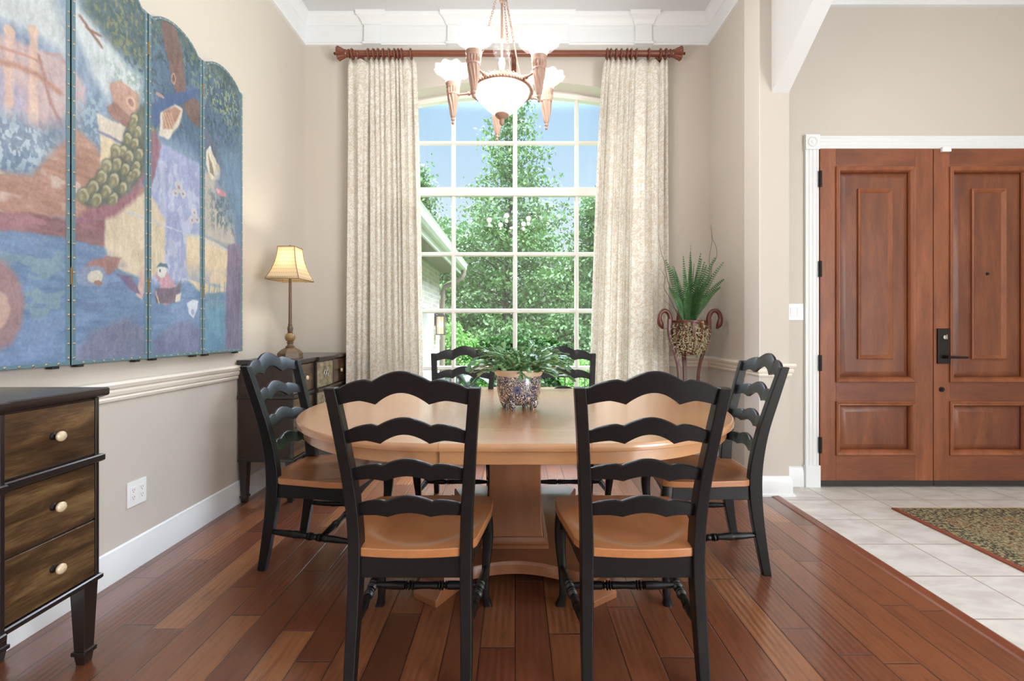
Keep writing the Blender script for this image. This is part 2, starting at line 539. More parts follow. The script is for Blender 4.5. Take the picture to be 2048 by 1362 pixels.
# back wall with an arched opening, 0.22 thick
T = 0.30
out = MB()
n = 24
xs = [WX - WH + 2 * WH * i / n for i in range(n + 1)]
for (ya, yb) in ((YB, YB + T),):
    out.box(XL - 0.2, WX - WH, ya, yb, -0.02, ZC + 0.1)
    out.box(WX + WH, XR + 0.22, ya, yb, -0.02, ZC + 0.1)
    out.box(WX - WH, WX + WH, ya, yb, -0.02, WZ0)
    for i in range(n):
        a, b = xs[i], xs[i + 1]
        za, zb = arch_z(a), arch_z(b)
        out.add([(a, ya, za), (b, ya, zb), (b, ya, ZC + .1), (a, ya, ZC + .1), (a, yb, za), (b, yb, zb), (b, yb, ZC + .1), (a, yb, ZC + .1)],
                [(0, 1, 2, 3), (5, 4, 7, 6), (4, 5, 1, 0), (3, 2, 6, 7)])
struct(out.build('wall_back', M['wall'], smooth=0), 'beige dining room wall with a tall arched window', 'wall')
b = MB(); b.box(XL - 0.2, XL, -0.6, YB, -0.02, ZC + 0.1)
struct(b.build('wall_left', M['wall'], smooth=0), 'beige wall behind the painted folding screen', 'wall')
b = MB(); b.box(XR, XP, YP, YB, -0.02, ZC + 0.1)
struct(b.build('wall_right', M['wall'], smooth=0), 'short beige wall ending in a pier beside the foyer opening', 'wall')
b = MB(); b.box(XR - 0.004, XR, YP, YP + 0.217, 0, ZC)  # thin strip in a paler tone than the wall
struct(b.build('trim_1', M['jamb'], smooth=0), 'pale strip on the end of the short right wall', 'trim')
b = MB()
DX0, DX1, DZ = 2.297, 4.027, 2.565
b.box(XP, DX0, YD, YD + 0.2, -0.02, ZC); b.box(DX1, XE, YD, YD + 0.2, -0.02, ZC); b.box(DX0, DX1, YD, YD + 0.2, DZ, ZC)
struct(b.build('wall_foyer', M['wall'], smooth=0), 'beige foyer wall around the wooden double doors', 'wall')
b = MB(); b.box(XE, XE + 0.2, YR, YD + 0.2, -0.02, ZC + .1)
struct(b.build('wall_foyer_end', M['wall'], smooth=0), 'foyer side wall outside the frame', 'wall')
XW = -5.2                        # the living room behind the camera is wider than the dining room
b = MB(); b.box(XW, XE, YR - .2, YR, -.02, ZC + .1)
struct(b.build('wall_rear', M['wall'], smooth=0), 'living room wall behind the camera', 'wall')
b = MB(); b.box(XW - .2, XW, YR - .2, -.4, -.02, ZC + .1); b.box(XW - .2, XL - .2, -.6, -.4, -.02, ZC + .1)
struct(b.build('wall_living', M['wall'], smooth=0), 'living room side wall behind the camera', 'wall')

# white arch over the opening to the foyer (its wall is thinner than the pier)
xa = 1.846
pts = [(YP, 2.898), (2.85, 3.236), (2.45, 3.53), (2.36, 3.58), (2.25, 3.61)]
b = MB()
poly = [(xa, y, z) for y, z in pts] + [(xa, -0.4, 3.61), (xa, -0.4, ZC + .05), (xa, YP, ZC + .05)]
b.prism(poly, (XP - xa, 0, 0))
struct(b.build('wall_arch', M['trim'], smooth=0), 'white arched spandrel over the opening to the foyer', 'arch')

b = MB(); b.box(XW - .2, XR + .22, YR - .2, YB + T, ZC, ZC + .15)
struct(b.build('ceiling', M['ceil'], smooth=0), 'pale grey dining room ceiling', 'ceiling')
b = MB(); b.box(XP, XE + .2, YR - .2, YD + .2, ZF, ZF + .15)
struct(b.build('ceiling_foyer', M['ceil'], smooth=0), 'white foyer ceiling', 'ceiling')
XT = 1.885
b = MB(); b.box(XW - .2, XT - 0.055, YR - .2, YB + T, -0.06, 0)
struct(b.build('floor', M['floor'], smooth=0), 'reddish brown hand-scraped plank floor', 'floor')
b = MB(); b.box(XT, XE + .2, YR - .2, YD + .2, -0.06, 0.0)
struct(b.build('floor_tile', M['tile'], smooth=0), 'pale stone tile floor of the foyer', 'floor')
b = MB()
pr = [(XT - 0.058, 0.0), (XT - 0.05, 0.006), (XT - 0.012, 0.010), (XT, 0.007), (XT, -0.03), (XT - .058, -.03)]
b.prism([(x, YR, z) for x, z in pr], (0, YP - YR - 0.01, 0))
struct(b.build('trim_2', M['reducer'], smooth=0), 'brown wood reducer strip between planks and tile', 'trim')


def run_x(mb, prof, x0, x1, y, m0=0, m1=0, sgn=-1):
    """moulding along X on a wall facing sgn*Y; prof (proud, z); m0/m1: +1 inside mitre, -1 outside mitre"""
    r0 = [(x0 + m0 * p, y + sgn * p, z) for p, z in prof]
    r1 = [(x1 - m1 * p, y + sgn * p, z) for p, z in prof]
    mb.loft([r0, r1])


def run_y(mb, prof, y0, y1, x, sgn=1, m0=0, m1=0):
    r0 = [(x + sgn * p, y0 + m0 * p, z) for p, z in prof]
    r1 = [(x + sgn * p, y1 - m1 * p, z) for p, z in prof]
    mb.loft([r0, r1])


crown = [(0, 3.757), (0.022, 3.760), (0.026, 3.775), (0.012, 3.790), (0.010, 3.930), (0.022, 3.936), (0.030, 3.955), (0.045, 3.98), (0.066, 3.995), (0.07, 4.005), (0.072, ZC), (0, ZC)]
b = MB(); run_x(b, crown, XL, XR, YB, 1, 1)
for (px0, px1) in ((728, 760), (895, 1136), (1271, 1304)):      # projecting blocks
    q = [(p + 0.022, z) for p, z in crown]
    q[0] = (0.0, 3.752); q[-1] = (0.0, ZC)
    x0, x1 = (px0 - CX) / F * 4.14, (px1 - CX) / F * 4.14
    r0 = [(x0 - max(0, p - 0.032) * 1.0, YB - p, z) for p, z in q]
    r1 = [(x1 + max(0, p - 0.032) * 1.0, YB - p, z) for p, z in q]
    b.loft([r0, r1])
struct(b.build('trim_3', M['trim'], smooth=30), 'deep white crown moulding with projecting blocks above the window', 'moulding')
b = MB(); run_y(b, crown, -.6, YB, XL, 1, 0, 1)
struct(b.build('trim_4', M['trim'], smooth=30), 'white crown moulding above the painted screen', 'moulding')
b = MB(); run_y(b, crown, YP, YB, XR, -1, -1, 1)
run_y(b, crown, -0.4, YP, xa, -1, 0, 0)
struct(b.build('trim_5', M['trim'], smooth=30), 'white crown moulding on the short right wall', 'moulding')
fc = [(0, 3.65), (0.02, 3.655), (0.03, 3.68), (0.06, 3.74), (0.08, 3.755), (0.08, ZF), (0, ZF)]
b = MB(); run_x(b, fc, XP, XE, YD, 0, 1)
struct(b.build('trim_6', M['trim'], smooth=30), 'white crown moulding above the front doors', 'moulding')

rail = [(0, .852), (0.012, .856), (0.016, .868), (0.012, .876), (0.02, .884), (0.024, .9), (0.02, .912), (0.03, .918), (0.036, .935), (0.03, .948), (0.012, .952), (0, .952)]
b = MB(); run_y(b, rail, -.6, YB, XL, 1, 0, 1)
struct(b.build('trim_7', M['cream_trim'], smooth=30), 'cream chair rail along the left wall', 'chair rail')
b = MB(); run_x(b, rail, XL, WX - WH - 0.02, YB, 1, 0); run_x(b, rail, WX + WH + 0.02, XR, YB, 0, 1)
struct(b.build('trim_8', M['cream_trim'], smooth=30), 'cream chair rail beside the window', 'chair rail')
b = MB(); run_y(b, rail, YP, YB, XR, -1, -1, 1)
run_x(b, rail, XR, XP, YP, -1, -1); run_y(b, rail, YP, YD, XP, 1, -1, 0)
struct(b.build('trim_9', M['cream_trim'], smooth=30), 'cream chair rail wrapping the pier beside the foyer', 'chair rail')
bs = [(0, 0), (0.018, 0), (0.018, 0.115), (0.012, 0.13), (0.010, 0.145), (0.003, 0.152), (0, 0.152)]
bs2 = [(0, 0), (0.032, 0), (0.032, 0.012), (0.018, 0.022), (0.018, 0.105), (0.012, 0.12), (0.010, 0.13), (0.003, 0.14), (0, 0.14)]
b = MB(); run_y(b, bs, -.6, YB, XL, 1, 0, 1)
struct(b.build('baseboard_left', M['trim'], smooth=30), 'white baseboard along the left wall', 'baseboard')
b = MB(); run_x(b, bs, XL, XR, YB, 1, 1)
struct(b.build('baseboard_back', M['trim'], smooth=30), 'white baseboard below the window', 'baseboard')
b = MB(); run_y(b, bs2, YP, YB, XR, -1, -1, 1); run_x(b, bs2, XR, XP, YP, -1, -1); run_y(b, bs2, YP, YD, XP, 1, -1, 0)
struct(b.build('baseboard_right', M['trim'], smooth=30), 'white baseboard around the pier by the foyer', 'baseboard')
b = MB(); run_x(b, bs, XP, DX0 - 0.09, YD, 0, 0)
struct(b.build('baseboard_foyer', M['trim'], smooth=30), 'short white baseboard beside the door casing', 'baseboard')

# ------------------------------------------------------------------ window
YW = YB + 0.165            # inner face of the sash
win = MB()
arcs = []
root = thing('window_1', 'tall white arched window of small panes in the back wall', 'window', (0, 0, 0))
root['kind'] = 'structure'
fr = MB()


def archring(w, off, y):
    top = 3.45 - off
    zb = WZ0 + off
    pts = [(WX - w, y, zb)]
    for i in range(25):
        x = WX - w + 2 * w * i / 24
        pts.append((x, y, top - 0.109 * (x - WX) ** 2))
    pts.append((WX + w, y, zb))
    return pts


r = [archring(WH, 0, YW), archring(WH - 0.02, 0.02, YW - 0.012), archring(WH - 0.055, 0.055, YW), archring(WH - 0.06, 0.06, YW + 0.05), archring(WH, 0, YW + 0.05)]
fr.loft(r, False, True, True)
fr.build('frame', M['win'], root, 30)
gw, gt = WH - 0.058, 0.058
mb = MB()
XC = 0.583
mxs = [WX - XC, WX, WX + XC]
tz0, tz1 = 2.448, 2.528
for x in mxs:
    for z0, z1 in ((WZ0 + 0.05, tz0), (tz1, arch_z(x, 3.45 - 0.05))):
        mb.loft([[(x - .021, YW + .03, z), (x - .012, YW + .006, z), (x + .012, YW + .006, z), (x + .021, YW + .03, z)] for z in (z0, z1)])
for z in (2.957, 1.903, 1.366, 0.826):
    mb.loft([[(x, YW + .03, z - .021), (x, YW + .004, z - .012), (x, YW + .004, z + .012), (x, YW + .03, z + .021)] for x in (WX - gw, WX + gw)])
mb.build('muntin_grid', M['win'], root, 30)
mb = MB(); mb.box(WX - gw, WX + gw, YW - .012, YW + .045, tz0, tz1)
mb.build('transom', M['win'], root, 30, bevel=0.006)
g = MB()
ra = archring(WH - 0.058, 0.058, YW + .026)
g.add(ra, [tuple(range(len(ra)))])
g.build('glass', M['glass'], root, 0)
sl = MB(); sl.box(WX - WH - .04, WX + WH + .04, YB - .03, YW, WZ0 - .03, WZ0)
sl.build('window_sill', M['win'], root, 30, bevel=0.005)

# ------------------------------------------------------------------ front doors
def door_leaf(name, x0, label, right):
    w = 0.852
    rt = thing(name, label, 'door', (x0, YD - 0.03, 0.03))
    rt['kind'] = 'structure'
    z1 = 2.53
    b = MB(); b.box(0, w, 0.03, 0.05, 0, z1); b.build('core', M['door_p'], rt, 30)
    ua, ub, la, lb = 0.768, 2.388, 0.218, 0.616       # panel openings (z)
    pa, pb = 0.119, 0.715
    b = MB(); b.box(0, pa, 0, .03, 0, z1); b.build('stile', M['door_v'], rt, 30, bevel=.002)
    b = MB(); b.box(pb, w, 0, .03, 0, z1); b.build('stile', M['door_v'], rt, 30, bevel=.002)
    for z0, zz in ((0, la), (lb, ua), (ub, z1)):
        b = MB(); b.box(pa, pb, 0, .03, z0, zz); b.build('rail', M['door_h'], rt, 30, bevel=.002)
    for z0, zz, inner in ((ua, ub, True), (la, lb, False)):
        b = MB()
        b.frame(pa - .004, pb + .004, z0 - .004, zz + .004, [(0, 0), (0, .012), (.006, .016), (.014, .012), (.02, .008), (.026, .010), (.032, .004), (.037, -.006), (.04, -.022)], 0)
        b.build('moulding', M['door_v'], rt, 30)
        b = MB()
        i0 = .04
        b.frame(pa, pb, z0, zz, [(i0 - .002, -.026), (i0 + .035, -.010), (i0 + .04, -.010)], 0)
        j = i0 + .04
        b.add([(pa + j, .010, z0 + j), (pb - j, .010, z0 + j), (pb - j, .010, zz - j), (pa + j, .010, zz - j)], [(0, 1, 2, 3)])
        pn = b.build('panel', M['door_p'], rt, 30)
        if inner:
            b = MB()
            b.frame(.286, .548, .938, 2.226, [(0, -.012), (0, .004), (.008, .008), (.016, .003), (.022, -.002), (.03, -.010)], 0)
            b.build('inset_moulding', M['door_v'], pn, 30)
    b = MB(); b.box(0.001, w - .001, -.004, .03, -.012, .022); b.build('door_sweep', M['seal'], rt, 30, bevel=.002)
    if not right:
        for z in (2.30, 1.62, .91, .29):
            b = MB(); b.box(-.012, .012, -.004, .004, z - .06, z + .06); b.tube([(-.002, -.008, z - .06), (-.002, -.008, z + .06)], .007, 8)
            b.build('hinge', M['bronze'], rt, 30)
    else:
        b = MB(); b.box(0.02, .108, -.016, 0, .905, 1.17)
        h = b.build('handle_plate', M['bronze'], rt, 30, bevel=.004)
        b = MB(); b.tube([(.06, -.016, .958), (.06, -.06, .958)], [.013, .011], 12)
        b.tube([(.05, -.058, .958), (.09, -.06, .957), (.15, -.06, .955), (.2, -.058, .955)], [.010, .010, .009, .008], 10)
        b.build('lever', M['bronze'], h, 40)
        b = MB(); b.tube([(.066, -.016, 1.105), (.066, -.024, 1.105)], .016, 16); b.box(.061, .071, -.036, -.022, 1.09, 1.125)
        b.build('thumb_turn', M['nickel'], h, 40)
        b = MB(); b.tube([(.058, .002, .71), (.058, -.008, .71)], [.02, .018], 16); b.tube([(.058, -.006, .71), (.058, -.014, .71)], .009, 10)
        b.build('lock_cylinder', M['bronze'], rt, 40)
        b = MB(); b.tube([(.414, .012, 1.585), (.414, .004, 1.585)], [.012, .010], 14); b.build('peephole', M['bronze'], rt, 40)
    return rt


door_leaf('door_1', 2.306, 'left leaf of the red-brown panelled front doors, with hinges', False)
door_leaf('door_2', 3.164, 'right leaf of the panelled front doors, with a black lever handle', True)
b = MB(); b.box(DX0, DX1, YD + 0.02, YD + .16, -.02, .018)
struct(b.build('trim_10', M['reducer'], smooth=0), 'brown wooden threshold under the front doors', 'trim')
# casing: fluted legs, head, corner blocks, plinth blocks
b = MB()
cx0, cx1 = DX0 - .095, DX0 + .004
flute = [(0, 0), (0, .02), (.012, .022), (.022, .016), (.03, .022), (.042, .022), (.05, .016), (.058, .022), (.07, .022), (.08, .016), (.088, .022), (.099, .022), (.099, 0)]
for z0, z1 in ((.16, 2.565),):
    b.loft([[(cx0 + u, YD - p, z) for u, p in flute] for z in (z0, z1)])
    b.loft([[(DX1 - .004 + u, YD - p, z) for u, p in flute] for z in (z0, z1)])
b.loft([[(x, YD - p, 2.56 + u) for u, p in flute] for x in (cx1, DX1 - .004)])
for xx in (cx0 - .004, DX1 - .008):
    b.box(xx, xx + .107, YD - .03, YD, 2.556, 2.668)
    c = Matrix.Translation((xx + .0535, YD - .03, 2.612)) @ Matrix.Rotation(PI / 2, 4, 'X')
    b.lathe([(0.001, .004), (.012, .006), (.016, .001), (.024, .001), (.03, .007), (.036, .006), (.04, 0)], 24, c)
    b.box(xx - .002, xx + .109, YD - .034, YD, 0, .165)
struct(b.build('trim_11', M['trim'], smooth=30, bevel=.001), 'white fluted door casing with corner rosettes', 'door casing')
b = MB()
for xx in (DX0, DX1 - .006):
    b.box(xx, xx + .006, YD - .002, YD + .2, 0, DZ)
b.box(DX0, DX1, YD - .002, YD + .2, DZ - .006, DZ)
struct(b.build('trim_12', M['door_v'], smooth=0), 'wooden jamb inside the white door casing', 'door jamb')
# unseen backing, added so that no daylight leaks round the leaves
b = MB(); b.box(DX0, DX1, YD + .12, YD + .16, 0, DZ)
struct(b.build('door_backing', M['door_p'], smooth=0), 'unseen backing sheet added behind the front doors', 'trim')
s = thing('door_sensor', 'small white alarm contact at the top of the right front door', 'sensor', (3.245, YD - .03, 2.545))
b = MB(); b.box(-.034, .034, -.022, 0, -.016, .012); b.build('housing', M['plate'], s, 30, bevel=.004)
b = MB(); b.box(-.02, .03, -.012, .0, .012, .026); b.build('bracket', M['plate'], s, 30, bevel=.002)
# ================================================================== FURNITURE
def lerp_path(keys, z):
    for (z0, *a), (z1, *c) in zip(keys, keys[1:]):
        if z <= z1:
            t = (z - z0) / (z1 - z0)
            t = max(0, min(1, t))
            return [p + (q - p) * t for p, q in zip(a, c)]
    return list(keys[-1][1:])


def smooth_keys(keys, n=6):
    """Catmull-Rom resample of (z, a, b, ...) keys"""
    res = []
    K = [np.array(k, float) for k in keys]
    for i in range(len(K) - 1):
        p0, p1, p2, p3 = K[max(i - 1, 0)], K[i], K[i + 1], K[min(i + 2, len(K) - 1)]
        for j in range(n):
            t = j / n
            res.append(tuple(0.5 * ((2 * p1) + (p2 - p0) * t + (2 * p0 - 5 * p1 + 4 * p2 - p3) * t * t + (3 * p1 - p0 - 3 * p2 + p3) * t ** 3)))
    res.append(tuple(K[-1]))
    return res


#          z      x     y      half x  half y
POST = smooth_keys([(0.0, .192, -.268, .018, .020), (.14, .191, -.244, .019, .024), (.3, .188, -.222, .020, .029), (.44, .187, -.214, .0205, .031),
                    (.56, .190, -.222, .0205, .029), (.7, .199, -.246, .020, .026), (.85, .211, -.287, .0195, .024), (.96, .221, -.318, .019, .022), (1.015, .227, -.334, .0185, .020)])


def stretch_radii(n, beads, r0=.009, r1=.0165, rb=.019):
    """turned stretcher: tapered ends, swelling, ring beads at the given fractions"""
    out = []
    for i in range(n + 1):
        t = i / n
        e = min(t, 1 - t)
        r = r0 + (r1 - r0) * min(1, (e / .22)) ** 0.7
        if e > .3:
            r = r1 - .003 * math.cos((t - .5) * PI * 4)
        for bd in beads:
            d = abs(t - bd)
            if d < .012:
                r = rb
            elif d < .022:
                r = r0 + .002
            elif d < .034:
                r = rb - .001
            elif d < .042:
                r = r0 + .003
        out.append(r)
    return out


def turned(p, q, beads, n=110, **kw):
    p, q = Vector(p), Vector(q)
    mb = MB()
    mb.tube([p.lerp(q, i / n) for i in range(n + 1)], stretch_radii(n, beads, **kw), 12)
    return mb


def slat(zb, zt_end, rise, under):
    """scalloped ladder-back slat; u in [-1,1]"""
    n = 60
    zm = (zb + zt_end) / 2
    hs = lerp_path(POST, zm)[0] - .014
    rings = []
    for i in range(n + 1):
        u = -1 + 2 * i / n
        a = abs(u)
        if a > .43:
            t = (1 - a) / .57
            top = rise * (.05 + .50 * math.sin(min(1, t * 1.12) * PI / 2) - .10 * max(0, (t - .82)) / .18 - .04 * math.exp(-((t - .12) / .1) ** 2))
        else:
            t = 1 - a / .43
            top = rise * (.45 + .55 * math.sin(t * PI / 2) ** 0.92)
        if a > .40:
            t = (1 - a) / .60
            bot = under * (.42 * math.sin(t * PI * .62) - .30 * max(0, t - .6) / .4 * .9)
        else:
            t = 1 - a / .40
            bot = under * (.125 + .875 * math.sin(t * PI / 2) ** 0.9)
        bow = -.022 * (1 - u * u)
        z0, z1 = zb + bot, zt_end + top
        y0 = lerp_path(POST, z0)[1] + bow
        y1 = lerp_path(POST, z1 if z1 < 1.015 else 1.015)[1] + bow - max(0, z1 - 1.015) * .3
        x = u * hs
        h = .009
        rings.append([(x, y0 - h, z0), (x, y0 + h, z0), (x, y1 + h, z1 - .004), (x, y1 + h * .5, z1), (x, y1 - h * .5, z1), (x, y1 - h, z1 - .004)])
    mb = MB()
    mb.loft(rings)
    return mb


def make_chair(label, loc, rz):
    t = thing('dining_chair', label, 'chair', loc, rz, 'dining chairs around the table')
    # seat: saddled plank, narrower between the rear posts
    nu, nv = 28, 24
    top, bot = [], []
    for j in range(nv + 1):
        v = j / nv
        for i in range(nu + 1):
            u = -1 + 2 * i / nu
            y = -.236 + .475 * v + .016 * (1 - u * u) * (2 * v - 1) * (1 if v > .5 else .9)
            hw = .168 + .05 * min(1, max(0, (v - .04) / .10)) if v < .14 else .218 + .04 * min(1, (v - .14) / .55)
            if v > .9:
                hw -= .02 * ((v - .9) / .1) ** 2
            x = u * hw
            rr = math.hypot(u * 1.02, (v - .47) / .43)
            s = max(0.0, min(1.0, (1.0 - rr) / .30))
            s = s * s * (3 - 2 * s)
            ridge = .5 * math.exp(-((u) / .22) ** 2) * max(0, min(1, (v - .35) / .4))
            z = .464 - .018 * s * (1 - ridge)
            top.append((x, y, z)); bot.append((x, y, .434))
    W = nu + 1
    mb = MB()
    fs = []
    K = len(top)
    for j in range(nv):
        for i in range(nu):
            a = j * W + i
            fs.append((a, a + 1, a + W + 1, a + W))
            fs.append((K + a, K + a + W, K + a + W + 1, K + a + 1))
    rim = [i for i in range(W)] + [j * W + nu for j in range(1, nv + 1)] + [nv * W + i for i in range(nu - 1, -1, -1)] + [j * W for j in range(nv - 1, 0, -1)]
    for a, c in zip(rim, rim[1:] + rim[:1]):
        fs.append((a, c, K + c, K + a))
    mb.add(top + bot, fs)
    mb.build('seat', M['seat'], t, 50, bevel=.004)
    for sx in (-1, 1):
        mb = MB()
        mb.loft([[(sx * x - hx, y - hy, z), (sx * x + hx, y - hy, z), (sx * x + hx, y + hy, z), (sx * x - hx, y + hy, z)] for z, x, y, hx, hy in POST])
        mb.build('rear_post', M['black'], t, 40, bevel=.005, seg=2)
    for zb, ze, ri, un in ((.957, 1.010, .060, .044), (.826, .868, .052, .037), (.697, .736, .042, .021), (.571, .610, .038, .018)):
        slat(zb, ze, ri, un).build('back_slat', M['black'], t, 40)
    LEG = smooth_keys([(.434, .222, .212, .024, .024), (.37, .230, .220, .025, .025), (.28, .234, .222, .0225, .0225), (.16, .226, .212, .017, .017), (.06, .224, .208, .014, .014),
                       (.025, .229, .214, .015, .015), (.0, .234, .220, .019, .019)], 5)
    for sx in (-1, 1):
        mb = MB()
        mb.loft([[(sx * x + hx * cx, y + hy * cy, z) for cx, cy in ((-1, -.75), (-.75, -1), (.75, -1), (1, -.75), (1, .75), (.75, 1), (-.75, 1), (-1, .75))] for z, x, y, hx, hy in LEG])
        mb.build('front_leg', M['black'], t, 50)
    mb = MB(); mb.box(-.172, .172, -.232, -.208, .360, .435); mb.build('seat_rail', M['black'], t, 40, bevel=.003)
    mb = MB()
    pts = [(-.205, .434), (.205, .434), (.205, .375)] + [(.205 - .41 * i / 12, .375 + .02 * math.sin(PI * i / 12)) for i in range(1, 13)]
    mb.prism([(x, .205, z) for x, z in pts], (0, .022, 0)); mb.build('seat_rail', M['black'], t, 40, bevel=.003)
    for sx in (-1, 1):
        mb = MB()
        r0, r1 = (-.205, .186), (.2, .224)
        mb.loft([[(sx * (x - .011), y, .362 + dz), (sx * (x + .011), y, .362 + dz), (sx * (x + .011), y, .435), (sx * (x - .011), y, .435)] for y, x, dz in ((-.205, .186, 0), (0, .205, .004), (.14, .219, .0), (.2, .226, -.03))])
        mb.build('seat_rail', M['black'], t, 40, bevel=.003)
        turned((sx * .190, -.238, .192), (sx * .227, .208, .170), (.5, .62)).build('stretcher', M['black'], t, 40)
    turned((-.205, .045, .182), (.205, .045, .182), (.34, .66)).build('stretcher', M['black'], t, 40)
    return t


ch = make_chair('black ladder-back chair in the near row, back to the viewer, nearer the painted screen', (-.352, 1.78, 0), 0)
dup(ch, (.430, 1.78, 0), 0, 'black ladder-back chair in the near row, back to the viewer, nearer the front doors')
dup(ch, (-.975, 2.462, 0), math.radians(-94), 'black ladder-back chair at the table end by the lamp chest')
dup(ch, (.972, 2.455, 0), math.radians(86), 'black ladder-back chair at the table end by the pier and foyer')
dup(ch, (-.380, 3.10, 0), PI, 'black ladder-back chair on the window side, left of the potted plant')
dup(ch, (.357, 3.10, 0), PI, 'black ladder-back chair on the window side, right of the potted plant')

# ------------------------------------------------------------------ dining table
TX, TY, TR, TL = 0.0, 2.61, 0.86, 0.292
tb = thing('dining_table', 'oval honey maple pedestal table with a leaf in the middle', 'table', (TX, TY, 0))


def halfdisc(sx, r, z, x0=TL + .0008, n=48):
    return [(sx * (x0 + r * math.sin(PI * i / n)), -r * math.cos(PI * i / n), z) for i in range(n + 1)]


prof = [(TR - .006, .728), (TR - .001, .731), (TR, .74), (TR, .748), (TR - .004, .756), (TR - .010, .760)]
for sx in (-1, 1):
    mb = MB(); mb.loft([halfdisc(sx, r, z) for r, z in prof]); mb.build('tabletop_half', M['maple'], tb, 30)
mb = MB(); mb.loft([[(-TL, -r, z), (TL, -r, z), (TL, r, z), (-TL, r, z)] for r, z in prof]); mb.build('leaf', M['maple'], tb, 30)
ra = TR - .035
for sx in (-1, 1):
    mb = MB()
    mb.loft([halfdisc(sx, ra - .022, .674), halfdisc(sx, ra, .674), halfdisc(sx, ra, .728), halfdisc(sx, ra - .022, .728)], False, False, True)
    mb.build('apron', M['maple'], tb, 40)
for sy in (-1, 1):
    mb = MB(); mb.box(-TL, TL, sy * ra - .011, sy * ra + .011, .674, .728); mb.build('apron', M['maple'], tb, 30, bevel=.002)
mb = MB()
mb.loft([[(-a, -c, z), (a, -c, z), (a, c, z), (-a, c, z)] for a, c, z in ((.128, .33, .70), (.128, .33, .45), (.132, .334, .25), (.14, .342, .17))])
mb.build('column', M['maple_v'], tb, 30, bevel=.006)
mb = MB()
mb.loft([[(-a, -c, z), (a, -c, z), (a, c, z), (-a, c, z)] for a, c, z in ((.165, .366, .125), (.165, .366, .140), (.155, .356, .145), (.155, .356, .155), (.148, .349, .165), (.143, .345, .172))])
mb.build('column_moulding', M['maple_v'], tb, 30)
mb = MB(); mb.box(-.26, .26, -.6, .6, .672, .728); mb.build('slide_frame', M['maple'], tb, 30, bevel=.003)


def concave(ax, ay, d, m=14):
    """plate outline: four arms with in-curving sides"""
    c = [(ax - d, -ay), (ax, -ay + d), (ax, ay - d), (ax - d, ay), (-ax + d, ay), (-ax, ay - d), (-ax, -ay + d), (-ax + d, -ay)]
    pts = []
    for i in range(0, 8):
        p, q = Vector(c[i]), Vector(c[(i + 1) % 8])
        pts.append(p)
        if i % 2 == 1:
            nrm = Vector((q - p)).orthogonal().normalized()
            if nrm.dot((p + q) / 2) > 0:
                nrm = -nrm
            for k in range(1, m):
                t = k / m
                pts.append(p.lerp(q, t) + nrm * .11 * math.sin(PI * t))
    return pts


o1, o2 = concave(.41, .60, .10), concave(.40, .59, .10)
mb = MB()
mb.loft([[(p.x, p.y, .070) for p in o1], [(p.x, p.y, .112) for p in o1], [(p.x, p.y, .124) for p in o2]])
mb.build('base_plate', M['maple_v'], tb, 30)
for sx in (-1, 1):
    for sy in (-1, 1):
        mb = MB()
        a = math.atan2(sy * .6, sx * .41)
        Mx = Matrix.Translation((sx * .345, sy * .525, 0)) @ Matrix.Rotation(a, 4, 'Z')
        mb.loft([[(-.10, -.06, z), (x1, -.07, z), (x1, .07, z), (-.10, .06, z)] for z, x1 in ((0, .09), (.028, .092), (.07, .045))], M=Mx)
        mb.build('foot', M['maple_v'], tb, 30, bevel=.003)

